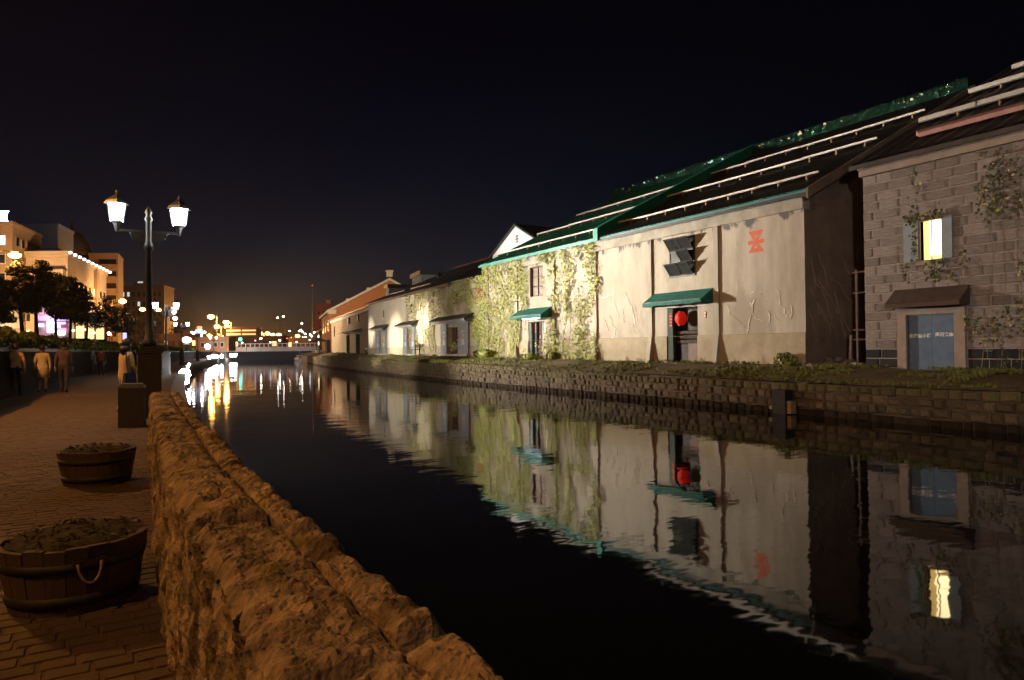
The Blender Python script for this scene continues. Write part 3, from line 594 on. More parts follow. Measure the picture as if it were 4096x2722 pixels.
# lit doorway under the smaller awning
dr = MB(); dr.poly([PF(D1[0], D1[2], .34), PF(D1[1], D1[2], .34), PF(D1[1], D1[3], .34), PF(D1[0], D1[3], .34)]); d1o = dr.obj('doorway', brownboard, mw)
b = MB(); b.box(X0+.28, 32.82, 2.1, X0+.3, 33.35, 2.95); b.obj('lit_pane', glow('doorway_lit', (1, .55, .22), .42), d1o)
b = MB(); b.box(X0+.24, 33.36, 1.0, X0+.3, 33.44, 2.95); b.box(X0+.24, 32.82, 1.98, X0+.3, 33.35, 2.08); b.box(X0+.24, 32.82, 1.75, X0+.3, 33.35, 1.88); b.obj('inner_frame', trim_m, d1o)
b = MB(); b.box(X0+.2, 34.05, .95, X0+.3, 34.3, 2.95); b.box(X0+.02, 34.3, .95, X0+.3, 34.58, 2.95); b.obj('door_post', mat('grey_green_post', (.12, .16, .15), (.08, .11, .10), scale=4), d1o)
for k in range(3): b = MB(); b.box(X0+.185, 34.08, 2.36+k*.19, X0+.198, 34.27, 2.47+k*.19); b.obj('red_mark', red_m, d1o)
for k in range(2): b = MB(); b.box(X0+.185, 34.1, 1.50+k*.16, X0+.198, 34.24, 1.61+k*.16); b.obj('white_mark', white_m, d1o)
b = MB(); b.box(X0-.35, 32.9, .72, X0+.02, 34.5, .94); b.obj('step', white_m, mw)
b = MB(); b.box(X0-.5, 21.0, .55, X0+.3, 22.9, .71); b.obj('step', stucco_low, mw)

# dried vine scars on the walls (thin stems left clinging to the plaster)
def scar(pts, rr, name, par, mt, label=None):
    b = MB(); 
    for q in pts:                                     # flat ragged strips
        rl_ = rr if isinstance(rr, list) else [rr]*len(q); side = abs(q[0][0]-q[-1][0]) > 1e-6
        for k in range(len(q)-1):
            (x0, y0, z0), (x1, y1, z1) = q[k], q[k+1]; r0, r1 = rl_[k]*1.5, rl_[k+1]*1.5; o_ = (0, -.012, 0) if side else (-.012, 0, 0)
            s_ = (1, 0) if side else (0, 1)
            b.prism([(x0-r0*s_[0], y0-r0*s_[1], z0-r0*.6), (x0+r0*s_[0], y0+r0*s_[1], z0+r0*.6), (x1+r1*s_[0], y1+r1*s_[1], z1+r1*.6), (x1-r1*s_[0], y1-r1*s_[1], z1-r1*.6)], o_)
    return b.obj(name, mt, par)
dv = empty('dried_vine', (X0, 26, 2), 0, 'pale dried vine stems clinging to the plastered wall beside green awning', 'vine')
dv2 = empty('dried_vine', (X0, 18, 2), 0, 'pale dried vine stems below the red emblem', 'vine')
dv3 = empty('dried_vine', (22.5, YA, 2), 0, 'brownish dried vine stems on the dark side wall', 'vine')
def scar_pts(y, z, n_, dy, dz, side=False):
    q = []; a = rnd.uniform(-.4, .4); n_ *= 2; dy *= .5; dz *= .5
    for k in range(n_):
        q.append((X0-.012, y, z) if not side else (y, YA-.012, z)); a += rnd.uniform(-.9, .9); y += dy*(1+.9*math.sin(a*3))+rnd.uniform(-.03, .03); z += dz*(1+.9*math.cos(a*2.2))+rnd.uniform(-.02, .02)
    return q
for y, z, n_, dy, dz in ((27.6, 3.9, 7, -.16, .02), (26.6, 3.95, 8, -.09, -.16), (25.9, 3.3, 9, -.05, -.15), (25.4, 3.6, 8, -.07, -.19), (25.7, 4.1, 6, -.10, -.10), (26.9, 3.0, 6, -.1, -.12), (26.5, 2.4, 6, .06, -.12), (25.2, 2.5, 6, -.07, -.1), (27.4, 2.9, 5, -.1, -.1), (25.0, 3.4, 9, -.03, -.16)):
    scar([scar_pts(y, z, n_, dy, dz)], [rnd.choice((.004, .010, .016, .022)) for k in range(n_*2)], 'stem', dv, vine_m)
for y, z, n_, dy, dz in ((19.5, 3.2, 9, -.13, -.10), (18.2, 3.5, 4, -.08, 0), (17.8, 3.45, 6, -.08, -.06), (18.2, 3.1, 7, -.07, -.10), (17.0, 3.55, 9, -.06, -.12), (16.35, 2.9, 5, .0, -.1), (18.3, 2.3, 7, -.02, .10), (18.3, 2.3, 6, .02, -.12), (17.4, 2.75, 4, -.05, -.1), (17.1, 2.6, 5, -.06, -.06)):
    scar([scar_pts(y, z, n_, dy, dz)], [rnd.choice((.003, .007, .012, .018)) for k in range(n_*2)], 'stem', dv2, vine_m)
vs2 = mat('side_vine', (.34, .23, .16), (.26, .18, .12), scale=5)
for y, z, n_, dy, dz in ((22.0, 4.6, 7, .09, -.14), (22.5, 4.8, 6, .09, -.16), (22.1, 3.9, 12, .12, -.14), (21.9, 3.5, 8, .12, -.14), (22.0, 3.2, 11, .13, -.15), (22.4, 3.8, 13, .14, -.17), (23.2, 3.9, 9, .15, -.12), (24.0, 4.6, 8, .14, -.16), (21.9, 2.7, 5, .1, -.12), (22.2, 3.7, 6, .15, .05), (23.4, 3.4, 8, .13, -.16)):
    scar([scar_pts(y, z, n_, dy, dz, True)], .014, 'stem', dv3, vs2)

# ivy on the plastered warehouse
def ivy(name, label, pts, nrm, size, weights, seed, spread=.55, stems=(), mats=None):
    pts = np.array(pts); rt_ = empty(name, tuple(pts.mean(0)*[1, 1, 0] + [0, 0, pts[:, 2].min()]), 0, label, 'ivy')
    r = np.random.default_rng(seed); mi = r.choice(len(weights), len(pts), p=weights)
    leaf_cloud('foliage', pts, np.tile(nrm, (len(pts), 1)), size, mats or [leaf_m, leaf_dry, leaf_red, leaf_dark], mi, rt_, seed, spread)
    if stems:
        b = MB()
        for q, rr in stems: b = MB(); b.tube(q, rr, 5); b.obj('stem', stem_m, rt_)
    return rt_
r_ = np.random.default_rng(21); N = 60000
iy = 27.6+12.4*r_.random(N); iz = .8+6.1*r_.random(N)
den = np.zeros(N)
for i in range(N):
    y, z = iy[i], iz[i]; nz1 = fracn(y*.9, z*.5, 5.0, 1, 4); nz2 = fracn(y*2.6, z*.9, 9.0, 1, 3)
    d = .0
    if y > 35.2: d = .62
    elif y > 34.3: d = .45
    elif 31.6 < y < 32.3: d = .40
    elif 27.9 < y < 31.0: d = .42 + .12*math.sin(y*5.2)
    elif y > 31.0: d = .16
    else: d = .30 if z > 6.2 or abs(z-4.6) < .5 else .12
    if 32.3 < y < 34.4 and 3.9 < z < 6.35: d = -.2
    if 34.3 < y < 36 and 3.9 < z < 4.7: d = .45
    if 32.3 < y < 35.4 and .9 < z < 3.9: d = .12 if y > 34.65 else (-.1 if y > 32.78 else .3)
    if z > 6.3: d += .16 if y > 30 else .02
    if z < 1.6: d += .06
    den[i] = d - .06 + nz1*.9 + nz2*.45
kp = r_.random(N)*2.3 < den*1.0; iy, iz = iy[kp], iz[kp]
pilx = np.where((iz > 6.34), .16, .06); px = X0-pilx-.10*r_.random(len(iy)) - np.clip((1.9-iz)*.2, 0, .3)
stems = []
for y0 in (28.4, 29.2, 30.0, 30.6, 31.9, 32.0, 35.9, 36.7, 37.6, 38.5, 39.3):
    q = [(X0-.34, y0, .6)]
    for k in range(14): q.append((X0-.13-.02*(k % 2)-max(0, .2-.04*k), q[-1][1]+rnd.uniform(-.16, .16), .6+(k+1)*.42))
    stems.append((q, [.016-.0009*k for k in range(15)]))
ivy('ivy', 'bright green ivy climbing the plastered wall around the smaller awning', np.stack([px, iy, iz], 1), [-1, .05, .15], .115, [.66, .33, 0, .01], 31, .40, stems)

# white gable showing over the plastered warehouse's roof
wg = empty('white_gabled_warehouse', (28, 46.4, 0), 0, 'white gable with dark verge peeking above the green roof', 'warehouse')
b = MB(); b.prism([(28, 42.6, .8), (28, 50.2, .8), (28, 50.2, 9.25), (28, 46.4, 11.15), (28, 42.6, 9.25)], (14, 0, 0)); b.obj('wall', white_m, wg)
b = MB(); b.prism([(27.85, 42.2, 9.06), (27.85, 46.4, 11.2), (27.85, 46.4, 11.36), (27.85, 42.2, 9.22)], (14.2, 0, 0)); b.prism([(27.85, 46.401, 11.2), (27.85, 50.6, 9.06), (27.85, 50.6, 9.22), (27.85, 46.401, 11.36)], (14.2, 0, 0)); b.obj('roof', roof_dark, wg)
emblem(46.2, 10.1, .62, mat('grey_emblem_paint', (.25, .2, .18), scale=4), wg, 27.99)

# ---------------------------------------------------------------- stone warehouse on the right
SA, SB_ = 5.5, 13.55
sw = empty('stone_warehouse', (X0, SB_, 0), 0, 'rough stone block warehouse with lit shuttered window and blue door', 'warehouse')
WO = (11.05, 11.69, 3.98, 5.22); DO = (10.72, 12.14, .62, 2.30)
b = MB(); wall_open(b, lambda y, z, d: (X0+.02+d, y, z), SA, SB_-.03, .2, 6.98, [WO, DO], .3)
b.prism([(X0+.024, SB_-.031, .2), (44, SB_-.031, .2), (44, SB_-.031, 7), (33, SB_-.031, 12.9), (X0+.024, SB_-.031, 7.0)], (0, -.1, 0))
b.box(X0+.024, SA, .2, 44, SA+.1, 7); b.obj('wall', mortar_m, sw)
units = [stone_unit('stone_block', stone_m, 40+s, .035, .09, .55) for s in range(6)]
unitsb = [stone_unit('base_block', stone_blk, 60+s, .03, .06, .5) for s in range(4)]
surr = (10.40, 12.42, .4, 2.52)
rowz = [.36+.3015*i for i in range(22)]; kk = 0
for ri, z0 in enumerate(rowz):
    z1 = z0+.3015; base = z1 < 1.29; y = SB_-.01; first = True
    while y > SA+.05:
        w = rnd.uniform(.50, .92)
        if first: w *= (.55 if ri % 2 else 1.0); first = False
        y0 = max(SA, y-w)
        blocked = False
        for (a0, a1, c0, c1) in ((WO[0]-.08, WO[1]+.08, WO[2]-.06, WO[3]+.05), surr):
            if z0 < c1-.05 and z1 > c0+.05:
                if y0 < a1 < y: y0 = a1 if y-a1 > .12 else y0
                if a0 < y <= a1+.001 or (y0 < a1 and y > a0 and y <= a1+.13): blocked = (a0, a1)
        if blocked:
            a0, a1 = blocked
            y = a0; continue
        if y-y0 > .08:
            if base: piece(unitsb[kk % 4], 'base_block', sw, (.022, (y+y0)/2-SB_, (z0+z1)/2), (.035+rnd.uniform(0, .012), y-y0-.035, .2665))
            else: piece(units[kk % 6], 'stone_block', sw, (.022, (y+y0)/2-SB_, (z0+z1)/2), (.028+rnd.uniform(0, .018), y-y0-.04, .262))
            kk += 1
        y = y0
b = MB(); b.box(X0-.10, SA, 6.99, X0+.3, SB_+.05, 7.20); b.box(X0-.16, SA, 7.202, X0+.3, SB_+.07, 7.36); b.obj('frieze', frieze_m, sw)
SS = lambda x: 7.44+.5*(x-21.4)
b = MB(); nyc = 100
for i in range(nyc+1):
    yv = 4.9+(13.78-4.9)*i/nyc; dz = .03*math.sin(i*2*math.pi/6); b.v += [(21.25, yv, SS(21.25)+dz), (33, yv, SS(33)+dz)]
for i in range(nyc): b.f.append((2*i, 2*i+1, 2*i+3, 2*i+2)); b.mi.append(0)
b.prism([(21.3, 13.76, SS(21.3)-.05), (33, 13.76, SS(33)-.05), (33, 13.76, SS(33)-.22), (21.3, 13.76, SS(21.3)-.2)], (0, -8.8, 0)); b.prism([(33, 13.76, SS(33)), (44.6, 13.76, 7.4), (44.6, 13.76, 7.2), (33, 13.76, SS(33)-.2)], (0, -8.8, 0))
sroof = b.obj('roof', mat('stone_house_roof', (.06, .05, .048), (.03, .025, .025), rough=.55, scale=2), sw)
for xr, ya in ((24.6, 13.2), (27.6, 13.0), (30.5, 12.8)): snow_rail(5.2, ya, xr, sroof, SS, .22, .15, mat('grey_snow_guard_paint', (.55, .52, .47), (.4, .37, .33), rough=.6, scale=6))
b = MB(); b.hexa([(22.3, 12.0, SS(22.3)+.12), (22.7, 12.3, SS(22.7)+.12), (22.7, 5.2, SS(22.7)+.12), (22.3, 5.2, SS(22.3)+.12), (22.3, 12.0, SS(22.3)+.26), (22.7, 12.3, SS(22.7)+.26), (22.7, 5.2, SS(22.7)+.26), (22.3, 5.2, SS(22.3)+.26)])
b.obj('snow_board', mat('faded_pink_board', (.50, .27, .24), (.36, .2, .18), rough=.7, scale=3), sroof)
# lit window with blue shutters
b = MB(); frame_rect(b, lambda y, z, d: (X0+.02+d, y, z), WO[0]-.07, WO[1]+.07, WO[2]-.05, WO[3]+.06, .07, -.02, .18); wo = b.obj('window', frieze_m, sw)
b = MB(); b.box(X0+.2, WO[0], WO[2], X0+.22, WO[1], WO[3]); b.obj('pane', g_warm2, wo)
b = MB(); b.box(X0+.185, WO[1]-.17, WO[2]+.02, X0+.197, WO[1]-.005, WO[3]-.01); b.box(X0+.185, WO[0]+.02, WO[2]+.01, X0+.196, WO[1]-.18, WO[2]+.16); b.obj('curtain', glow('curtain_lit', (1, .62, .14), 2.2), wo)
b = MB(); b.box(X0+.17, WO[0]+.38, WO[2], X0+.199, WO[0]+.41, WO[3]); b.box(X0+.17, WO[0], WO[2]+.55, X0+.198, WO[0]+.38, WO[2]+.575); b.obj('glazing_bar', mat('ochre_bar', (.5, .36, .15), scale=5), wo)
b = MB(); b.box(X0-.1, WO[0]-.12, WO[2]-.14, X0+.1, WO[1]+.12, WO[2]-.05); b.obj('sill', frieze_m, wo)
shm = mat('blue_grey_shutter', (.27, .31, .34), (.2, .235, .26), rough=.7, scale=3)
for y0, y1 in ((10.72, 11.02), (11.74, 12.16)):
    b = MB(); b.box(X0-.10, y0, 3.98, X0-.06, y1, 5.24); sh = b.obj('shutter', shm, wo); b = MB(); b.box(X0-.115, y0, 4.58, X0-.101, y1, 4.62); b.obj('batten', shm, sh)
# door with stone surround and brown canopy
b = MB()
for y0, y1, z0, z1 in ((10.42, 10.73, .3, 2.32), (12.14, 12.42, .3, 2.32), (10.42, 12.42, 2.322, 2.52)): b.box(X0-.09, y0, z0, X0+.16, y1, z1)
b.obj('door_surround', frieze_m, sw)
b = MB(); b.box(X0+.06, 11.437, .6, X0+.10, 12.14, 2.31); b.box(X0+.06, 10.72, .6, X0+.10, 11.431, 2.31)
do = b.obj('door', bluedoor, sw)
text_mesh('北海道小樽', .135, 'lettering', white_m, do, (.055, 11.78-SB_, 1.66)); text_mesh('運河倉庫', .135, 'lettering', white_m, do, (.055, 11.07-SB_, 1.685))
b = MB(); b.prism([(X0-.02, 10.30, 2.56), (X0-.62, 10.30, 2.54), (X0-.62, 10.30, 2.66), (X0-.02, 10.30, 3.14)], (0, 2.2, 0)); b.obj('canopy', brownboard, sw)
# dark ivy on the stone front
r_ = np.random.default_rng(5); N = 15000; iy = 6.2+7.0*r_.random(N); iz = .7+6.2*r_.random(N); den = []
for y, z in zip(iy, iz):
    d = .30-.17*(y-8.2) + fracn(y*.9, z*.8, 2.0, 1, 4)*.8
    if abs(z-5.3) < .16 and 10.9 < y < 12.1: d = .8
    if abs(y-11.78) < .09 and 3.9 < z < 5.3: d = .75
    if 3.3 < z < 3.95 and 10.9 < y < 12.2: d = .35+fracn(y*2, z*2, 7, 1, 3)
    if 10.45 < y < 12.42 and z < 3.1: d = 0
    if 10.7 < y < 11.7 and 3.95 < z < 5.2: d = 0
    den.append(d)
kp = r_.random(N)*1.0 < np.array(den); iy, iz = iy[kp], iz[kp]
ivy('ivy', 'dark ivy spreading over the stone warehouse around its lit window', np.stack([X0-.10-.10*r_.random(len(iy)), iy, iz], 1), [-1, .1, .2], .095, [.05, .07, 0, .88], 6, .6, [([(X0-.12, 10.0-.5*k, .6), (X0-.12, 9.8-.45*k, 2.2), (X0-.12, 9.6-.3*k, 4), (X0-.12, 9.9-.5*k, 6)], .009) for k in range(4)])
# things in the alley between the two warehouses
sc = empty('metal_stair_frame', (23.5, 14.9, .6), 0, 'grey steel stair frame standing in the dark alley', 'frame')
stl = mat('galvanised_steel', (.35, .33, .36), (.22, .21, .23), rough=.5, metal=.3, scale=8)
for y in (13.95, 14.95):
    b = MB(); b.bar((23.5, y, .6), (23.5, y, 4.15), .07); b.obj('upright', stl, sc)
for z in (4.05, 3.3, 1.95, 1.6): b = MB(); b.bar((23.5, 13.75, z), (23.5, 15.1, z), .05); b.obj('rail', stl, sc)
b = MB(); frame_rect(b, lambda y, z, d: (23.44+d, y, z), 14.0, 14.55, 2.7, 3.7, .05, 0, .05); b.obj('panel_frame', stl, sc)
b = MB(); b.bar((23.6, 13.8, .6), (26.5, 13.8, 2.6), .2, .05); b.obj('stringer', stl, sc)
ap = empty('steel_post', (24, 16.2-.6, .6), 0, 'short pale steel post leaning in the alley', 'post'); b = MB(); b.tube([(23.4, 15.2, .5), (23.42, 15.16, 1.75)], .05, 8); b.obj('shaft', stl, ap); b = MB(); b.lathe([(.06, 0), (.06, .04)], 8, (23.42, 15.16, 1.73)); b.obj('cap', stl, ap)
lw_ = empty('block_wall', (26, 14.6, .5), 0, 'low concrete wall closing the dark alley', 'wall')
for k in range(5):
    b = MB(); b.box(26.0, 13.6+k*.43, .4, 26.25, 13.6+k*.43+.42, 1.55+.02*(k % 2)); b.obj('block', mat('alley_block', (.13, .11, .11), scale=4) if k == 0 else MATS['alley_block'], lw_)
def rubble(name, label, c, n_, rr, hh, mt, seed, cat='rubble'):
    r = random.Random(seed); t = empty(name, c, 0, label, cat)
    for i in range(n_):
        a = r.uniform(0, 6.28); d = rr*r.random()**.7; s = r.uniform(.05, .16); z = hh*(1-d/rr)*r.random()
        b = MB(); q = [(c[0]+d*math.cos(a)+s*u*r.uniform(.6, 1.2), c[1]+d*math.sin(a)+s*v*r.uniform(.6, 1.2), c[2]+z+s*w*r.uniform(.4, .8)) for w in (-1, 1) for u, v in ((-1, -1), (1, -1), (1, 1), (-1, 1))]
        b.hexa(q); b.obj('stone', mt, t)
rub = mat('rubble_stone', (.16, .12, .10), (.09, .07, .06), scale=6, bump=.4)
rubble('rubble_heap', 'heap of broken stones in the alley mouth', (22.3, 14.9, .68), 34, .8, .35, rub, 3)
rubble('earth_heap', 'low heap of pale earth and stones by the warehouse corner', (21.2, 15.2, .55), 22, .55, .22, mat('pale_earth', (.26, .18, .12), scale=6), 4)
for (x, y, z, s), lb in (((21.5, 13.75, .62, .34), 'pale cut stone block beside the black base course'), ((21.4, 14.3, .60, .13), 'small pale stone lying near the cut block')):
    b = MB(); b.hexa([(x, y, z), (x+s, y-.02, z), (x+s, y+s*.9, z), (x+.02, y+s, z), (x+.03, y+.02, z+s*.6), (x+s, y, z+s*.5), (x+s-.03, y+s*.9, z+s*.55), (x, y+s, z+s*.4)]); tag(b.obj('cut_stone', mat('pale_cut_stone', (.46, .34, .29), scale=5), None), lb, 'stone')
# leafy clump at the plastered corner
def shrub(label, c, r3, n_, size, mats, w, seed):
    r = np.random.default_rng(seed); t = empty('shrub', c, 0, label, 'shrub'); u = r.normal(0, 1, (n_, 3)); u /= np.linalg.norm(u, axis=1)[:, None]; u *= (r.random(n_)**.33)[:, None]; P_ = np.array(c)+u*np.array(r3)*[1, 1, 1]+[0, 0, r3[2]*.8]
    leaf_cloud('foliage', P_, u, size, mats, r.choice(len(mats), n_, p=w), t, seed, .6); b = MB()
    for k in range(5): b = MB(); b.tube([(c[0], c[1], c[2]-.05), (c[0]+r3[0]*.6*math.cos(k*1.3), c[1]+r3[1]*.6*math.sin(k*1.3), c[2]+r3[2])], .012, 4); b.obj('stem', stem_m, t)
gl = [leaf_m, leaf_dark]
shrub('small green shrub at the plastered warehouse corner', (21.35, 16.4, .62), (.3, .5, .32), 420, .12, gl, [.4, .6], 1)
shrub('green weeds before the lit doorway step', (21.1, 33.6, .80), (.35, .9, .18), 700, .11, gl, [.75, .25], 2)
shrub('dense green shrub where the two plastered walls meet', (21.2, 39.4, .85), (.35, 1.3, .32), 1300, .13, gl, [.6, .4], 3)
shrub('dark weeds at the foot of the ivy pilaster', (21.2, 31.4, .75), (.25, .5, .28), 420, .11, gl, [.4, .6], 4)
shrub('bright green weeds hanging over the quay wall top', (19.9, 44.0, .50), (.35, 3.0, .14), 1300, .15, gl, [.85, .15], 5)
# timber fender in the quay wall
fd = empty('timber_fender', (18.45, 14.25, -1.2), 0, 'dark timber fender standing against the quay wall at the waterline', 'fender')
b = MB(); b.box(18.18, 13.99, -1.4, 18.55, 14.47, .02); b.obj('post', wood_dark, fd)
b = MB(); b.box(18.26, 13.84, -.72, 18.5, 13.99, -.32); b.obj('chock', mat('orange_worn_wood', (.38, .23, .11), scale=6), fd)
b = MB(); b.lathe([(.11, 0), (.13, .03), (.13, .09), (.11, .12)], 10, (18.34, 14.56, -.62)); b.obj('ring', mat('worn_rope', (.35, .26, .13), scale=9), fd)

# ---------------------------------------------------------------- second warehouse, following the bend
A2 = math.atan2(2.3, 30.65)
w2 = empty('cream_warehouse', (21.7, 39.86, 0), -A2, 'low cream warehouse with blue grey doors and tiled door hoods', 'warehouse')
PL = lambda y, z, d: (d, y, z)
doors = [(2.8, 8.2), (14.7, 17.8), (23.6, 26.8)]
op = [(4.75, 6.95, 1.0, 3.28), (15.6, 16.7, 1.0, 3.22), (24.5, 25.8, 1.0, 3.22), (5.0, 6.2, 4.72, 5.7), (15.7, 16.25, 4.6, 5.45), (24.5, 25.0, 4.5, 5.5)]
b = MB(); wall_open(b, PL, 0.02, 30.6, 1.66, 6.3, op, .3); b.prism([(0, 30.6, .4), (20, 30.6, .4), (20, 30.6, 6.3), (10, 30.6, 10.5), (0, 30.6, 6.3)], (0, -.2, 0)); b.obj('wall', stucco2, w2, local=True)
b = MB(); wall_open(b, lambda y, z, d: (d-.05, y, z), 0.02, 30.6, .4, 1.655, op, .3); b.poly([(-.05, .02, 1.655), (-.05, 30.6, 1.655), (0.005, 30.6, 1.665), (0.005, .02, 1.665)]); b.obj('plinth', stucco_low, w2, local=True)
b = MB(); b.hexa([(-.08, .02, 6.02), (.3, .02, 6.02), (.3, 6, 6.302), (-.08, 6, 6.302), (-.08, .02, 6.14), (.3, .02, 6.14), (.3, 6, 6.42), (-.08, 6, 6.42)]); b.obj('coping', cornice_m, w2, local=True)
b = MB(); E_ = lambda x: 6.36+.405*(x+.3)
b.poly([(-.35, 6, 6.34), (-.35, 31.2, 6.34), (10, 31.2, 10.55), (10, 20, 10.55)]); b.poly([(-.35, 6, 6.34), (10, 20, 10.55), (20.3, 0, 6.34), (.2, 0, 6.2)]); b.poly([(10, 20, 10.55), (10, 31.2, 10.55), (20.3, 31.2, 6.34), (20.3, 0, 6.34)])
b.hexa([(-.38, 6, 6.18), (.2, 6, 6.3), (.2, 31.2, 6.3), (-.38, 31.2, 6.18), (-.38, 6, 6.33), (.2, 6, 6.55), (.2, 31.2, 6.55), (-.38, 31.2, 6.33)])
r2 = b.obj('roof', roof_dark, w2, local=True)
b = MB(); b.bar((10, 20, 10.6), (10, 31.2, 10.6), .3, .14); b.obj('ridge_cap', mat('copper_ridge', (.35, .18, .1), (.2, .1, .06), rough=.25, metal=.7, scale=4, bump=.6, bscale=5), r2, local=True)
b = MB()
for y0, y1 in ((12, 17), (19, 26)): b.bar((.35, y0, 6.85), (.35, y1, 6.85), .09)
b.obj('snow_guard', bracket_m, r2, local=True)
for i, (a, c) in enumerate(((5.0, 6.2), (15.7, 16.25), (24.5, 25.0))):
    z0, z1 = ((4.72, 5.7), (4.6, 5.45), (4.5, 5.5))[i]
    b = MB(); frame_rect(b, lambda y, z, d: (.05+d, y, z), a, c, z0, z1, .07, 0, .1); wv = b.obj('window', frame_m if i else bluegrey, w2, local=True)
    b = MB(); b.box(.13, a+.06, z0+.06, .15, c-.06, z1-.06); b.obj('pane', pane_m, wv, local=True)
    if i == 2:
        for zz in (z0-.02, z1-.1): b = MB(); b.box(-.06, a-.1, zz, .02, c+.1, zz+.16); b.obj('lintel', trim_m, wv, local=True)
for i, (a, c) in enumerate(doors):
    o_ = op[i]; zt, zb = 3.32, 1.08
    b = MB(); b.poly([(.29, o_[0], 1), (.29, o_[1], 1), (.29, o_[1], 3.3), (.29, o_[0], 3.3)]); dw = b.obj('doorway', brownboard, w2, local=True)
    if i == 0: b = MB(); b.box(.20, 5.0, 1.75, .24, 5.9, 3.05); b.obj('dark_gap', black_m, dw, local=True); b = MB(); b.box(.02, 4.8, 3.06, .28, 6.9, 3.26); b.obj('lintel', stucco2, dw, local=True)
    for (u0, u1) in ((a, o_[0]-.02), (o_[1]+.02, c)):
        b = MB(); b.box(-.16, u0, zb, -.09, u1, zt); lf = b.obj('door_leaf', bluegrey, dw, local=True)
        b = MB(); b.box(-.175, u0, zb+.05, -.161, u0+.06, zt); b.box(-.175, u1-.06, zb+.05, -.161, u1, zt); b.obj('leaf_batten', bluegrey, lf, local=True)
        yc = (u0+u1)/2; w_ = (u1-u0)
        for ch, z_ in (('倉', 2.52), ('庫', 1.92)): text_mesh(ch, .58 if i == 0 else .5, 'lettering', white_m, lf, (-.178, yc-.06, z_), xscale=min(1.0, w_/.75))
        if u0 == a: b = MB(); b.box(-.186, u1-.30, 2.15, -.177, u1-.04, 2.85); rb = b.obj('red_notice', red_m, lf, local=True); b = MB(); b.box(-.19, u1-.28, 2.40, -.187, u1-.06, 2.42); b.box(-.19, u1-.28, 2.60, -.187, u1-.06, 2.62); b.obj('notice_line', white_m, rb, local=True)
    b = MB(); ya, yb = a-.75, c+1.0*(.7 if i else 1.1)
    b.prism([(-.0, ya, 3.84), (-.75, ya, 3.52), (-.75, ya, 3.60), (0, ya, 3.95)], (0, yb-ya, 0)); hd = b.obj('door_hood', tile_dark, w2, local=True)
    b = MB(); b.box(-.74, ya+.02, 3.44, -.68, yb-.02, 3.515); b.box(-.55, ya+.3, 3.34, -.5, yb-.3, 3.42); b.obj('hood_fascia', mat('hood_fascia_paint', (.45, .43, .42), scale=4) if i == 0 else MATS['hood_fascia_paint'], hd, local=True)
    b = MB(); b.box(-.35, a-.15, .92, .1, c+.15, 1.07); b.obj('sill', trim_m, w2, local=True)
# ivy on it, green at the bend and brown further on
r_ = np.random.default_rng(41); N = 26000; iy = .1+17*r_.random(N); iz = 1.3+5.1*r_.random(N); den = []
for y, z in zip(iy, iz):
    d = .52-.045*y + .10*(z-3.2) if y < 10 else .26-.03*(y-10)+.10*(z-3.4)
    if z < 1.75: d = .0
    if 1.9 < y < 9.6 and z < 4.0: d = -.1 if y > 2.6 else .2
    if y < 2.6: d = .5 if 2.2 < z < 5.6 else .15
    den.append(d+fracn(y*.8, z*.8, 4.4, 1, 4)*.75)
kp = r_.random(N)*1.0 < np.array(den); iy, iz = iy[kp], iz[kp]
ca, sa = math.cos(-A2), math.sin(-A2); lx = -.05-.12*r_.random(len(iy))
pts = np.stack([21.7+lx*ca-iy*sa, 39.86+lx*sa+iy*ca, iz], 1)
t = empty('ivy', (21.6, 45, 1.5), 0, 'brown and green ivy above the wide blue grey doors of the cream warehouse', 'ivy')
mi = np.where(r_.random(len(iy)) < np.clip(.95-.10*iy, .12, .85), 0, 1); mi = np.where((np.abs(iy-1.0) < .7) & (np.abs(iz-5.2) < .35) & (r_.random(len(iy)) < .6), 2, mi)
leaf_cloud('foliage', pts, np.tile([-1, 0, .3], (len(pts), 1)), .14, [leaf_m, leaf_dry, leaf_red], mi, t, 42, .3)
b = MB()
for y0 in (1.0, 3, 9.8, 11, 12.4): 
    q = [(-.08, y0+.35*math.sin(k*1.3+y0), 1.2+.45*k) for k in range(10)]; b = MB(); b.tube([(21.7+x*ca-y*sa, 39.86+x*sa+y*ca, z) for x, y, z in q], .02, 4); b.obj('stem', stem_m, t)
# small seats and crates standing before the cream warehouse
def bench(loc, rz, label):
    t = empty('wooden_bench', loc, rz, label, 'bench', None)
    b = MB(); b.box(-.2, -.6, .40, .2, .6, .46); b.obj('seat', wood_m, t, local=True)
    b = MB(); b.box(.17, -.6, .60, .21, .6, .85); b.obj('backrest', wood_m, t, local=True)
    for sx in (-.16, .16):
        for sy in (-.5, .5): b = MB(); b.box(sx-.03, sy-.03, 0, sx+.03, sy+.03, .40 if sx < 0 else .86); b.obj('leg', wood_m, t, local=True)
bench((22.0, 52.7, 1.0), -A2, 'small wooden bench beside the middle blue grey doors')

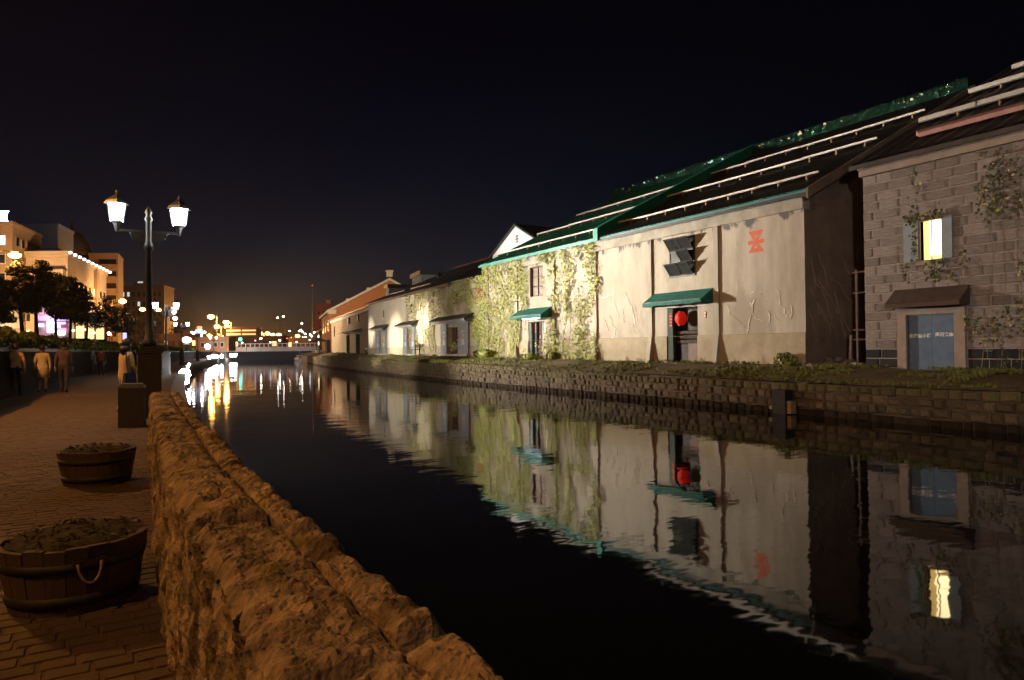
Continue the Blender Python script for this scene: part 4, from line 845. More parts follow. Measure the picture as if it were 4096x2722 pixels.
# ---------------------------------------------------------------- third warehouse of dressed stone
A3 = R(9.5)
w3 = empty('dressed_stone_warehouse', (24.6, 71, 0), -A3, 'dressed stone warehouse with green lit doors and thin canopies', 'warehouse')
op3 = [(8.5, 12, .9, 3.4), (17, 20.5, .9, 3.5), (8.7, 10.1, 4.85, 5.7), (16.3, 18.5, 4.9, 5.8), (33.4, 35, 3.6, 5.2)]
b = MB(); wall_open(b, PL, 0, 38, .4, 5.75, op3, .35); b.prism([(0, 38, .4), (22, 38, .4), (22, 38, 5.75), (11, 38, 10), (0, 38, 5.75)], (0, -.2, 0)); b.prism([(0, 0, .4), (22, 0, .4), (22, 0, 5.75), (11, 0, 10), (0, 0, 5.75)], (0, .2, 0)); b.obj('wall', far_stone, w3, local=True)
b = MB(); b.box(-.2, -.2, 5.752, .3, 38.2, 6.15); b.obj('cornice', trim_m, w3, local=True)
b = MB(); b.box(-.35, -1.2, .5, .25, -.05, 5.9); b.obj('end_pilaster', white_m, w3, local=True)
b = MB(); b.prism([(-.35, -.3, 6.16), (11, -.3, 10.1), (11, -.3, 10.3), (-.35, -.3, 6.32)], (0, 38.6, 0)); b.prism([(11.001, -.3, 10.1), (22.4, -.3, 6.1), (22.4, -.3, 6.3), (11.001, -.3, 10.3)], (0, 38.6, 0)); r3 = b.obj('roof', roof_dark, w3, local=True)
for xx, yy, w_, h_ in ((6.2, 3.0, 4.6, 1.6), (4.2, 12, 2.0, 1.5)):
    b = MB(); zz = 6.3+.35*xx; b.box(xx, yy, zz-.6, xx+3, yy+w_, zz+h_); dm = b.obj('dormer', mat('dormer_sheet', (.24, .27, .25), (.17, .2, .18), scale=2) if w_ > 4 else MATS['dormer_sheet'], r3, local=True)
    b = MB(); b.box(xx-.2, yy-.2, zz+h_+.002, xx+3.2, yy+w_+.2, zz+h_+.5); b.obj('dormer_roof', roof_dark, dm, local=True)
dg = glow('green_door_lit', (.30, .36, .12), .5)
for i, (a, c, z0, z1) in enumerate(op3):
    b = MB(); b.poly([(.34, a, z0), (.34, c, z0), (.34, c, z1), (.34, a, z1)]); ow = b.obj('doorway' if i < 2 else 'window', black_m, w3, local=True)
    if i < 2:
        b = MB(); b.box(-.10, c-.9, .9, -.04, c-.1, 3.4); b.obj('door_leaf', mat('green_leaf_paint', (.22, .28, .10), (.14, .2, .07), scale=3) if i == 0 else MATS['green_leaf_paint'], ow, local=True)
        b = MB(); b.box(.2, a+.2, 1.8, .24, a+.9, 2.5); b.obj('lit_pane', g_warm, ow, local=True)
        b = MB(); b.prism([(0, a-1.6, 3.9), (-1.1, a-1.6, 3.62), (-1.1, a-1.6, 3.70), (0, a-1.6, 4.0)], (0, c-a+3.4, 0)); b.obj('canopy', tile_dark, w3, local=True)
    else: b = MB(); b.box(-.06, c-.45, z0, -.02, c+.25, z1); b.obj('shutter', bluegrey, ow, local=True)

# ---------------------------------------------------------------- brick warehouse with white verge
A4 = R(12)
w4 = empty('brick_warehouse', (31.7, 112, 0), -A4, 'tall orange brick warehouse gable with white verge and chimney', 'warehouse')
b = MB(); b.prism([(0, 0, .4), (19.6, 0, .4), (19.6, 0, 7.9), (9.8, 0, 13.2), (0, 0, 7.9)], (0, 24, 0)); b.obj('wall', brick_m, w4, local=True)
b = MB(); b.prism([(-.5, -.25, 7.7), (9.8, -.25, 13.25), (9.8, -.25, 13.65), (-.5, -.25, 8.1)], (0, 24.5, 0)); b.prism([(9.801, -.25, 13.25), (20.1, -.25, 7.7), (20.1, -.25, 8.1), (9.801, -.25, 13.65)], (0, 24.5, 0)); b.obj('roof', trim_m, w4, local=True)
b = MB(); b.box(9.4, -.2, 13.9, 10.3, .8, 14.75); b.box(9.25, -.3, 14.752, 10.45, .9, 14.95); b.obj('chimney', trim_m, w4, local=True)
for xx in (2.6, 6.0): b = MB(); b.box(xx, 0, 7.8+.56*xx, xx+.5, .5, 8.6+.56*xx); b.obj('verge_block', trim_m, w4, local=True)
b = MB(); b.box(-.45, -.3, 7.5, 1.0, -.01, 8.2); b.obj('kneeler', trim_m, w4, local=True)
for y0 in (3, 10, 17):
    b = MB(); b.box(-.06, y0, 4.6, .02, y0+1.6, 6.6); wv = b.obj('window', trim_m, w4, local=True); b = MB(); b.box(-.09, y0+.2, 4.8, -.061, y0+1.4, 6.4); b.obj('pane', winglass, wv, local=True)
b = MB(); b.box(-.5, 1, .5, -.05, 6, 3.2); b.obj('porch', brownboard, w4, local=True)
# little bright shop past the brick warehouse, and the dark red block behind
sh = empty('lit_shop', (36.5, 137, 0), -R(14), 'small shop with a bright yellow window at the brick warehouse foot', 'shop')
b = MB(); b.box(0, 0, .6, 7, 8, 5.4); b.obj('wall', brownboard, sh, local=True)
b = MB(); b.prism([(-.5, -.5, 5.4), (3.5, -.5, 7.6), (7.5, -.5, 5.4)], (0, 9, 0)); b.obj('roof', trim_m, sh, local=True)
b = MB(); b.box(-.08, .8, 2.6, 0, 7.2, 4.6); b.obj('window', g_warm2, sh, local=True); b = MB(); b.box(.6, -.08, 2.6, 1.9, -.01, 4.7); b.obj('window', g_warm2, sh, local=True)
dt = empty('dark_red_block', (55, 211, 0), R(-20), 'tall dark red block rising behind the brick warehouse', 'building')
b = MB(); b.box(0, 0, 0, 5.2, 8, 16); b.obj('wall', mat('dark_red_render', (.22, .05, .03), (.16, .035, .025), scale=.5, emit=(.5, .09, .04), estr=.02), dt, local=True)  # faint red glow put into the wall material itself
b = MB(); b.box(3.2, 1, 16, 4.6, 3, 17.2); b.obj('roof_hut', tan_m, dt, local=True)
for k in range(3): b = MB(); b.box(.8+1.4*k, -.04, 12.6, 1.5+1.4*k, 0, 13.6); b.obj('window', winglass, dt, local=True)
ms = empty('radio_mast', (80, 330, 1.6), 0, 'thin mast with a red warning light above the far roofs', 'mast')
b = MB(); b.tube([(78.5, 305, 1.6), (78.5, 305, 30.3)], [.35, .1], 6); b.obj('shaft', dark_metal, ms); b = MB(); b.sphere((78.5, 305, 30.5), .28, 8, 5); b.obj('lamp', g_redl, ms)

# ================================================================ LAMPS
def point(name, loc, power, col, par, r=.12):
    li = bpy.data.lights.new(name, 'POINT'); li.energy = power; li.color = col; li.shadow_soft_size = r
    o = bpy.data.objects.new(name, li); COL.objects.link(o); o.parent = par; lc, rz = FR[par.name]; o.location = Matrix.Rotation(-rz, 3, 'Z') @ (Vector(loc)-lc); return o
def spot(name, loc, tgt, power, ang, blend, col, par, r=.15):
    li = bpy.data.lights.new(name, 'SPOT'); li.energy = power; li.color = col; li.spot_size = R(ang); li.spot_blend = blend; li.shadow_soft_size = r
    o = bpy.data.objects.new(name, li); COL.objects.link(o); o.parent = par; lc, rz = FR[par.name]; q = Matrix.Rotation(-rz, 3, 'Z'); o.location = q @ (Vector(loc)-lc)
    d = q @ (Vector(tgt)-Vector(loc)); o.rotation_euler = d.to_track_quat('-Z', 'Y').to_euler(); return o
SOD = (1, .43, .10); WARMW = (1, .91, .76); COOLW = (.92, .97, 1)
def lantern_lamp(loc, rz, label, power=0):
    t = empty('lantern_lamp', loc, rz, label, 'street lamp', 'twin lantern lamps along the promenade'); t.scale = (1, 1, .979)
    b = MB(); b.box(-.23, -.23, 0, .23, .23, 1.42); b.box(-.27, -.27, 0, .27, .27, .18); b.box(-.26, -.26, 1.422, .26, .26, 1.50); b.box(-.19, -.19, 1.502, .19, .19, 1.58); b.obj('pedestal', granite_m, t, local=True)
    b = MB(); b.lathe([(.13, 1.58), (.15, 1.66), (.09, 1.75), (.07, 2.2), (.058, 3.7), (.095, 3.74), (.095, 3.86), (.07, 3.9), (.06, 4.35), (.09, 4.42), (.05, 4.5), (.075, 4.58), (.01, 4.72)], 12); b.obj('pole', lamp_iron, t, local=True, smooth=True)
    b = MB(); b.bar((-.64, 0, 4.14), (.64, 0, 4.14), .035, .05); q = [(.36*math.cos(a), 0, 4.14-.30*math.sin(a)) for a in [math.pi*k/12 for k in range(13)]]
    b.tube(q, .018, 6); b.prism([(x*.95, -.008, 4.14+(z-4.14)*.95) for x, _, z in q], (0, .016, 0)); b.obj('arm', lamp_iron, t, local=True)
    for sx in (-1, 1):
        cx = sx*.605; b = MB(); b.lathe([(.03, 4.1), (.05, 4.2), (.07, 4.27), (.12, 4.33)], 8, (cx, 0, 0)); b.lathe([(.245, 4.70), (.20, 4.78), (.09, 4.88), (.03, 4.92), (.03, 4.98), (.005, 5.02)], 4, (cx, 0, 0))
        for k in range(4):
            a = math.pi/4+k*math.pi/2; b.bar((cx+.175*math.cos(a), .175*math.sin(a), 4.335), (cx+.245*math.cos(a), .245*math.sin(a), 4.70), .016)
        lt = b.obj('lantern', lamp_iron, t, local=True); lt.rotation_euler = (0, 0, 0)
        b = MB(); a4 = [math.pi/4+k*math.pi/2 for k in range(4)]
        b.hexa([(cx+.165*math.cos(a), .165*math.sin(a), 4.335) for a in a4]+[(cx+.235*math.cos(a), .235*math.sin(a), 4.695) for a in a4]); b.obj('glass', g_white, lt, local=True)
        if power: 
            lc = Vector(loc)+Matrix.Rotation(rz, 3, 'Z') @ Vector((cx, 0, 4.22)); lc2 = (lc.x+sx*.30, lc.y-.12, lc.z+.1); point('lamp_light', lc2, power, COOLW, t, .2)
    return t
lantern_lamp((.80, 16.9, 0), 0, 'black twin lantern lamp on a granite pedestal at the parapet end', 45)
for loc, rz, LL in (((3.3, 49.2, 0), -8, 'black twin lantern lamp beside the brightest quay floodlight'), ((6.9, 80.8, 0), -9, 'black twin lantern lamp just past the blue sheeted barrier'),
                    ((12.4, 118.2, 0), -10, 'black twin lantern lamp near the white oval sign'), ((19.5, 157, 0), -11, 'black twin lantern lamp by the row of far quay floodlights')):
    lantern_lamp(loc, R(rz), LL, 60 if loc[1] < 60 else 0)
def street_lamp(x, y, z, ax, label, group, power=0, r=.32, base=1.6, mt=None):
    t = empty('street_lamp', (x+ax, y, base), 0, label, 'street lamp', group)
    b = MB(); b.tube([(x+ax, y, base), (x+ax, y, z-.5), (x+ax, y, z+.1)], [.11, .08, .07], 8); b.obj('pole', mat('street_pole_paint', (.30, .26, .18), scale=3) if 'street_pole_paint' not in MATS else MATS['street_pole_paint'], t)
    b = MB(); b.tube([(x+ax, y, z+.1), (x+ax*.5, y, z+.32), (x, y, z+.26)], .045, 6); b.obj('arm', MATS['street_pole_paint'], t)
    b = MB(); b.lathe([(.12, .24), (r*1.1, .16), (r*1.15, .06)], 10, (x, y, z)); b.obj('lamp_head', lamp_iron, t)
    b = MB(); b.sphere((x, y, z-.02), r, 10, 6, .6); b.obj('bulb', mt or g_sod, t, smooth=True)
    if power: point('lamp_light', (x, y, z-r*.6-.12), power, SOD, t, .18)
SG = 'sodium street lamps along the canal street'
street_lamp(-6.8, .9, 9.6, -1.6, 'assumed unseen tall sodium street lamp lighting the near promenade from the street', SG, 1750)  # out of view, assumed from the orange light on promenade and parapet
street_lamp(-7.6, 20, 10.2, -1.6, 'assumed unseen tall sodium street lamp between the hedge and the street', SG, 6500)  # out of view, assumed and placed to light the walkers from the near side
street_lamp(-7.1, 75.8, 10.4, -1.6, 'orange sodium street lamp above the pines before the hotel', SG, 3000, .5)
street_lamp(2.4, 135.4, 10.4, -1.6, 'orange sodium street lamp past the hotel corner', SG, 4500, .6)
for x, y, z in ((6.4, 159.6, 10.4), (9.3, 160.4, 10.4)): street_lamp(x, y, z, 1.4, 'orange sodium street lamp of the close pair past the hotel', SG, 2500, .55)
for x, y, z in ((22.8, 187.9, 10.4), (31.1, 221.4, 10.4), (33.4, 258.9, 10.4), (36.9, 260.7, 10.4), (44.4, 295.5, 10.4), (46.6, 288.4, 10.4), (54.6, 324, 10.4), (57.3, 319.6, 10.4), (65.6, 354.5, 10.4), (68.9, 354.3, 10.4), (76.6, 380.5, 10.4), (79.8, 380.3, 10.4), (98, 441.8, 9.2), (100, 440.6, 9.3), (102, 439.4, 9.1), (96.9, 411, 10.4), (83.5, 450.4, 9.7), (88.2, 447.6, 9.1), (90.5, 446.3, 9.1), (94.2, 446.3, 9.4)):
    street_lamp(x, y, z, 1.4, 'far orange sodium street lamp in the line beyond the bridge', SG, 16000 if y < 230 else (60000 if (x, y) in ((33.4, 258.9), (44.4, 295.5), (54.6, 324), (65.6, 354.5), (76.6, 380.5), (90.5, 446.3), (100, 440.6)) else 0), .8+.002*(y-180))
for x, y, z in ((24.0, 287.5, 7.7), (23.3, 255.6, 6.6), (32.7, 321.5, 8.1), (29.0, 264.8, 6.6), (29.0, 243.2, 7.0), (41.3, 317.7, 8.9), (58.8, 433.4, 10.4), (59.4, 404.4, 10.2), (61.1, 394.7, 9.1), (45.1, 271.6, 6.9), (59.1, 340.1, 8.8), (50.3, 281.9, 6.5), (48.8, 257.4, 6.8), (53.1, 265.0, 6.5), (86.9, 419.1, 8.3), (84.5, 396.4, 9.1), (84.3, 391.1, 7.0), (85.2, 389.1, 8.1), (67.4, 279.8, 6.0), (84.8, 346.9, 6.1)):
    street_lamp(x, y, z, 1.0, 'lower warm lamp among the far sodium street lamps', SG, 25000 if y < 270 else 0, .62+.0016*(y-200))
# floodlights on the left quay
def flood(name, label, loc, tgt, power, ang, blend, col, lens_r=.16, mt=None, group='quay floodlights facing the warehouses'):
    t = empty(name, loc, 0, label, 'floodlight', group); L = Vector(loc); d = (Vector(tgt)-L).normalized(); b = MB(); b.bar(L-d*.28, L-d*.02, .36, .30); b.obj('housing', dark_metal, t)
    b = MB(); b.bar(L-d*.15-Vector((0, 0, .35)), L-d*.15, .06); b.obj('bracket', dark_metal, t)
    b = MB(); b.sphere(L+d*.0, lens_r, 12, 8); b.obj('lens', mt or g_cool, t, smooth=True)
    if power: spot('beam', L+d*(lens_r+.05), tgt, power, ang, blend, col, t, .45 if power > 50000 else .2)
flood('floodlight', 'bright white floodlight low on the promenade edge by the second lamp', (4.3, 48.4, .02), (22, 51.5, 2.2), 16000, 34, 1.0, WARMW, .34)
flood('floodlight', 'smaller white floodlight beside the brightest floodlight', (4.0, 44.6, -.25), (22, 40, 3), 2500, 60, 1, WARMW, .22)
FL = 'white floodlight in the row on the far promenade edge'
for x, y, z in ((16.7, 140, .45), (18.0, 146, .5), (19.3, 151, .5), (20.9, 155.5, .5)): flood('floodlight', FL, (x, y, z), (28, y-45, 2.5), 0, 40, 1, WARMW, .32)
for x, y in ((26.2, 178.5), (27.4, 181)): flood('floodlight', 'white floodlight of the pair near the bridge', (x, y, .6), (45, 160, 2), 0, 30, 1, WARMW, .40)
flood('floodlight', 'bluish white floodlight standing on the far promenade', (17.6, 150.5, 2.55), (14, 100, 1), 0, 30, 1, COOLW, .50, glow('blue_white_flood_lit', (.6, .78, 1), 60))
flood('floodlight', 'assumed small white floodlight mounted on the second twin lamp', (3.75, 48.9, 4.0), (21.7, 30.5, 5.6), 76000, 58, 1.0, WARMW, .10)  # fitting assumed at this height from the awning shadows on the wall
flood('floodlight', 'added narrow floodlight under the second twin lamp', (3.8, 48.7, 3.6), (21.7, 26.3, 5.5), 60000, 21, 1.0, (1, .92, .76), .10)  # extra spot added to brighten the wall beside the ivy
flood('floodlight', 'added small white floodlight mounted above the second twin lamp', (3.72, 49.4, 4.2), (23.1, 60, 3.8), 17000, 50, .9, WARMW, .10)  # spot added as a general wash over the cream warehouse
flood('floodlight', 'added low quay floodlight opposite the far end of the cream warehouse', (6.3, 67.5, .35), (23.9, 69.3, 3.3), 24000, 12, .9, (1, .93, .8), .10)  # spot added to throw a bright pool on the far end wall
flood('floodlight', 'added low quay floodlight opposite the middle of the cream warehouse', (5.6, 60, .35), (23.24, 60.4, 2.3), 30000, 20, .9, (1, .93, .78), .10)  # spot added for the bright pool between the doors
flood('floodlight', 'added low quay floodlight opposite the ivy edge of the cream warehouse', (4.9, 53.5, .35), (22.64, 52.4, 3.6), 32000, 15, .9, (1, .95, .74), .10)  # spot added for the bright column beside the ivy
flood('floodlight', 'added warm floodlight on the fourth twin lamp', (12.9, 117.8, 4.0), (31, 100, 5), 42000, 60, .9, (1, .76, .5), .10)  # spot added to brighten the dressed stone front and its doors
flood('floodlight', 'added warm floodlight on the third twin lamp turned to the brick gable', (7.2, 81.4, 4.2), (39, 112, 9.5), 65000, 30, .9, (1, .68, .38), .10)  # spot added to brighten the brick gable from the south
flood('floodlight', 'added roof mounted floodlight turned to the white gable', (20.9, 45.4, 6.9), (28, 46.3, 10.2), 4500, 70, .9, (1, .95, .88), .06)  # spot added to brighten the white gable
flood('floodlight', 'added unseen floodlight behind the viewpoint turned to the stone warehouse', (-.9, -4, 4.6), (21.7, 9.5, 4), 6200, 44, 1.0, (1, .91, .84), .10)  # out of view, added to light the stone front

# ================================================================ FOREGROUND THINGS
def barrel(loc, rz, label, seed, ring):
    t = empty('barrel_planter', loc, rz, label, 'planter', 'half barrel planters along the parapet'); r = random.Random(seed); n_ = 22; rb, rt_, H = .315, .375, .36
    b = MB(); a = math.pi/n_*.96
    for ra, zz in ((rb, 0), (rt_, H)): pass
    def P(rad, an, z): return (rad*math.cos(an), rad*math.sin(an), z)
    b.hexa([P(rb-.035, -a, 0), P(rb, -a, 0), P(rb, a, 0), P(rb-.035, a, 0), P(rt_-.035, -a, H), P(rt_, -a, H), P(rt_, a, H), P(rt_-.035, a, H)]); st = b.obj('stave', wood_m, t, local=True)
    for k in range(1, n_):
        c = st.copy(); COL.objects.link(c); c.rotation_euler = (0, 0, 2*math.pi*k/n_); c.scale = (1+r.uniform(-.008, .008), 1, 1+r.uniform(-.02, .02))
    for z0, z1 in ((.045, .105), (.235, .285)):
        b = MB(); q = lambda z: rb+(rt_-rb)*z/H+.006; b.lathe([(q(z0)-.012, z0), (q(z0), z0), (q(z1), z1), (q(z1)-.012, z1)], 40, cap=False); b.obj('hoop', hoop_m, t, local=True, smooth=True)
    b = MB(); nn = 26
    b.v = [(0, 0, H+.02)]; rings = 7
    for i in range(1, rings+1):
        for k in range(nn):
            an = 2*math.pi*k/nn; rad = (rt_-.04)*i/rings; b.v.append((rad*math.cos(an), rad*math.sin(an), H-.006+.04*(1-(i/rings)**2)+.02*fracn(rad*7*math.cos(an)+seed, rad*7*math.sin(an), 1)))
    for k in range(nn): b.f.append((0, 1+k, 1+(k+1) % nn)); b.mi.append(0)
    for i in range(rings-1):
        for k in range(nn): b.f.append((1+i*nn+k, 1+(i+1)*nn+k, 1+(i+1)*nn+(k+1) % nn, 1+i*nn+(k+1) % nn)); b.mi.append(0)
    b.obj('soil', soil_m, t, local=True, smooth=True)
    rr = np.random.default_rng(seed); N = 160; an = rr.random(N)*6.283; rad = (rt_-.03)*rr.random(N)**.5; c, s_ = math.cos(rz), math.sin(rz)
    lx, ly = rad*np.cos(an), rad*np.sin(an); P_ = np.stack([loc[0]+lx*c-ly*s_, loc[1]+lx*s_+ly*c, loc[2]+H+.008+.04*(1-(rad/rt_)**2)+.012*rr.random(N)-.008], 1)
    gc_ = leaf_cloud('ground_cover', P_, np.tile([0, 0, 1], (N, 1)), .05, [mat('planter_leaf', (.06, .055, .015), (.03, .024, .009), scale=6, bump=0) if 'planter_leaf' not in MATS else MATS['planter_leaf'], MATS.get('planter_dead') or mat('planter_dead', (.085, .052, .024), scale=6, bump=0)], rr.integers(0, 2, N), t, seed, .7, .13)
    tag(gc_, kind='stuff')
    if ring is not None:
        b = MB(); q = []; R0 = rb+(rt_-rb)*.26/H+.01
        for k in range(17):
            u = math.pi*k/16; q.append(((R0+.035*math.sin(u)+.01), .055*math.cos(u), .285-.10*math.sin(u)))
        b.tube(q, .0075, 8); o = b.obj('ring_handle', mat('worn_steel', (.30, .22, .16), scale=12, metal=.4, rough=.45) if 'worn_steel' not in MATS else MATS['worn_steel'], t, local=True, smooth=True); o.rotation_euler = (0, 0, ring)
        b = MB(); b.box(R0-.012, -.075, .265, R0+.012, .075, .30); o2 = b.obj('handle_plate', hoop_m, t, local=True); o2.rotation_euler = (0, 0, ring)
barrel((-.16, 4.68, 0), .2, 'large half barrel planter with a hanging iron ring by the parapet', 5, R(-78)-.2)
barrel((-.09, 8.72, 0), .9, 'half barrel planter with a mound of dry plants further along', 9, None)
pb = empty('stone_bollard', (.42, 14.95, 0), R(-8), 'squat dark square stone post beside the parapet end', 'bollard')
b = MB(); b.hexa([(-.215, -.215, 0), (.215, -.215, 0), (.215, .215, 0), (-.215, .215, 0), (-.21, -.21, .74), (.21, -.21, .74), (.21, .21, .74), (-.21, .21, .74)]); b.obj('shaft', granite_m, pb, local=True)
b = MB(); b.hexa([(-.225, -.225, .741), (.225, -.225, .741), (.225, .225, .741), (-.225, .225, .741), (-.17, -.17, .82), (.17, -.17, .82), (.17, .17, .82), (-.17, .17, .82)]); b.obj('cap', granite_m, pb, local=True)

# ---------------------------------------------------------------- people
skin_t = mat('skin', (.45, .28, .19), scale=4, bump=0, rough=.6); hair_t = mat('hair', (.018, .013, .01), scale=12, bump=.3, rough=.5)
CL = {}
def cloth(c):
    if c not in CL: CL[c] = mat('cloth_%d' % (len(CL)+1), c, scale=6, bump=.25, bscale=14, rough=.9)
    return CL[c]
def person(loc, rz, label, top, bottom, shoe=(.05, .04, .035), h=1.7, stride=.22, arm=(.15, -.15), skirt=None, bag=None, lean=0.0, elbow=.12, longhair=False):
    t = empty('person', loc, rz, label, 'person'); k = h/1.7; V = []; E = []; Rr = []; G = []
    def v(p, r, g, to=None):
        V.append((p[0]*k, (p[1]+lean*max(0, p[2]-.9))*k, p[2]*k)); Rr.append(r*k); G.append(g)
        if to is not None: E.append((to, len(V)-1))
        return len(V)-1
    pel = v((0, 0, .95), .135, 'bottom'); sp = v((0, 0, 1.12), .125, 'top', pel); ch = v((0, -.01, 1.32), .15, 'top', sp); nb = v((0, 0, 1.455), .07, 'top', ch); nk = v((0, .01, 1.51), .052, 'skin', nb)
    hd = v((0, .025, 1.57), .082, 'skin', nk); v((0, .02, 1.65), .088, 'skin', hd)
    for s, sw_, st in ((-1, arm[0], stride), (1, arm[1], -stride)):
        sh = v((s*.165, 0, 1.40), .072, 'top', ch); el = v((s*.225, sw_*.35-.02, 1.13), .047, 'top', sh); wr = v((s*.235, sw_+elbow*.3, .90), .034, 'top', el); pa = v((s*.235, sw_+.02+elbow*.35, .835), .034, 'skin', wr)
        for f, (dx, L) in enumerate(((.022, .07), (.008, .082), (-.007, .077), (-.021, .062))):
            a_ = v((s*.235+dx*.3, sw_+.02+dx*1.0+elbow*.35, .79), .0105, 'skin', pa); v((s*.235+dx*.2-s*.012, sw_+.03+dx*1.1+elbow*.35, .79-L), .008, 'skin', a_)
        th = v((s*.222, sw_+.055+elbow*.35, .82), .011, 'skin', pa); v((s*.212, sw_+.075+elbow*.35, .775), .009, 'skin', th)
        hp = v((s*.088, 0, .88), .105, 'bottom', pel); kn = v((s*.092, st*.55+.03, .49), .066, 'bottom', hp); an = v((s*.092, st-.03, .09+.05*(st < 0)), .045, 'bottom' if skirt is None else 'skin', kn); hl = v((s*.094, st-.01, .045+.04*(st < 0)), .042, 'shoe', an); v((s*.10, st+.15, .035), .034, 'shoe', hl)
    me = bpy.data.meshes.new('skeleton'); me.from_pydata(V, E, []); o = bpy.data.objects.new('sk', me); COL.objects.link(o)
    md = o.modifiers.new('s', 'SKIN'); md.use_smooth_shade = True; o.modifiers.new('u', 'SUBSURF').levels = 1
    for i, sv in enumerate(me.skin_vertices[0].data): sv.radius = (Rr[i]*(1.22 if G[i] == 'top' and i in (sp, ch) else 1), Rr[i]*(.86 if i in (sp, ch, pel) else 1)); sv.use_root = (i == pel)
    bpy.context.view_layer.update(); bm_ = bpy.data.meshes.new_from_object(o.evaluated_get(bpy.context.evaluated_depsgraph_get())); bpy.data.objects.remove(o)
    names = ['skin', 'top', 'bottom', 'shoe']; pts = np.array(V); segs = [(pts[a], pts[c], names.index(G[c])) for a, c in E]
    A = np.array([q[0] for q in segs]); B = np.array([q[1] for q in segs]); I = np.array([q[2] for q in segs]); D = B-A; DD = (D*D).sum(1)
    for f in bm_.polygons:
        c = np.array(f.center); tt = np.clip(((c-A)*D).sum(1)/DD, 0, 1); ds = ((A+D*tt[:, None]-c)**2).sum(1); f.material_index = int(I[ds.argmin()])
    body = add_mesh('body', bm_, [skin_t, cloth(top), cloth(bottom), cloth(shoe)], t, True)
    b = MB(); hc = (0, .015+lean*.72, 1.635*1.0); prof = [(.102*math.sin(math.pi*i/12)**.8+.003, -.125*math.cos(math.pi*i/12)) for i in range(3 if not longhair else 2, 13)]
    b.lathe(prof, 14, (0, (-.012+lean*.72)*k, 1.655*k), cap=False)
    if longhair: b.lathe([(.075, 0), (.11, .08), (.112, .2)], 12, (0, (-.05+lean*.66)*k, 1.40*k))
    b.obj('hair', hair_t, t, True, True) if False else b.obj('hair', hair_t, t, smooth=True, local=True)
    b = MB(); b.sphere((0, (.118+lean*.7)*k, 1.60*k), .016, 6, 4, 1.3); b.obj('nose', skin_t, t, local=True)
    for s in (-1, 1): b = MB(); b.sphere((s*.095, (.01+lean*.7)*k, 1.61*k), .02, 6, 4, 1.5); b.obj('ear', skin_t, t, local=True)
    for s in (-1, 1): b = MB(); b.sphere((s*.034, (.103+lean*.7)*k, 1.635*k), .010, 6, 4); b.obj('eye', hair_t, t, local=True)
    if skirt: b = MB(); b.lathe([(.165, 1.02*k), (.19, .9*k), (.235, .55*k), (.23, .55*k)], 16); b.obj('skirt', cloth(skirt), t, local=True, smooth=True)
    if bag:
        g = MB(); g.hexa([(.24, -.2, .70), (.36, -.2, .70), (.36, .1, .70), (.24, .1, .70), (.26, -.17, .98), (.33, -.17, .98), (.33, .07, .98), (.26, .07, .98)]); bo = tag(g.obj('shoulder_bag', cloth(bag)), 'dark shoulder bag carried by ' + label[:40].rsplit(' ', 1)[0], 'bag'); bo.location = loc; bo.rotation_euler = (0, 0, rz); bo.scale = (k, k, k)
        b = MB(); b.tube([(.25*k, -.05, .95*k), (.17*k, -.10+lean*.4, 1.3*k), (.1*k, -.06+lean*.5, 1.46*k), (-.02*k, .08+lean*.5, 1.42*k)], .012, 5); st = b.obj('strap', cloth(bag), t, local=True)
    return t
person((-2.02, 30.2, 0), R(6), 'person in a long pale coat walking away along the promenade', (.58, .44, .28), (.55, .42, .30), h=1.68, skirt=(.58, .44, .28), arm=(.10, -.12))
person((-1.32, 29.2, 0), R(-4), 'person in dark violet top and dark trousers walking beside the pale coat', (.11, .07, .085), (.05, .045, .045), h=1.78, arm=(-.12, .16))
person((-2.62, 28.2, 0), R(10), 'person in an orange shirt and dark trousers walking by the wall', (.62, .34, .15), (.02, .017, .017), h=1.70, arm=(.2, -.1), stride=.3)
person((.34, 17.9, 0), R(-60), 'person in a tan shirt with dark bag leaning near the lamp pedestal', (.55, .37, .17), (.55, .43, .28), h=1.66, lean=.12, arm=(.12, .2), bag=(.02, .025, .07), stride=.16, longhair=True)
person((-.3, 51.5, 0), R(8), 'person in a dark red top walking far along the hedge wall', (.16, .03, .025), (.03, .03, .035), h=1.7)
person((-.9, 54, 0), R(4), 'person in a grey top walking far along the hedge wall', (.16, .15, .17), (.05, .045, .05), h=1.72)
person((3.9, 66.5, 0), R(170), 'person in a dark blue jacket standing at the far promenade edge', (.03, .05, .14), (.03, .03, .05), h=1.7, stride=.06)

# ================================================================ LEFT SIDE TOWN
def quad_building(name, label, corners, z0, z1, mt, roof_mt=None, cat='building'):
    """block from plan corners (x, y); returns root and a function that places things on side k"""
    c0 = corners[0]; t = empty(name, (c0[0], c0[1], z0), 0, label, cat); b = MB(); n_ = len(corners)
    b.prism([(x, y, z0) for x, y in corners], (0, 0, z1-z0)); b.obj('wall', mt, t)
    b = MB(); cx = sum(c[0] for c in corners)/n_; cy_ = sum(c[1] for c in corners)/n_
    b.prism([(cx+(x-cx)*1.03, cy_+(y-cy_)*1.03, z1+.002) for x, y in corners], (0, 0, .45)); b.obj('parapet_band', roof_mt or mt, t)
    def on(k, u0, u1, za, zb, d0=.03, d1=.12):
        a, c = Vector((*corners[k], 0)), Vector((*corners[(k+1) % n_], 0)); d = (c-a); nrm = Vector((d.y, -d.x, 0)).normalized()
        if (a+d/2-Vector((cx, cy_, 0))).dot(nrm) < 0: nrm = -nrm
        p, q = a+d*u0, a+d*u1; pts = [p-nrm*d0, q-nrm*d0, q+nrm*d1, p+nrm*d1]; return [(v.x, v.y, za) for v in pts]+[(v.x, v.y, zb) for v in pts]
    return t, on
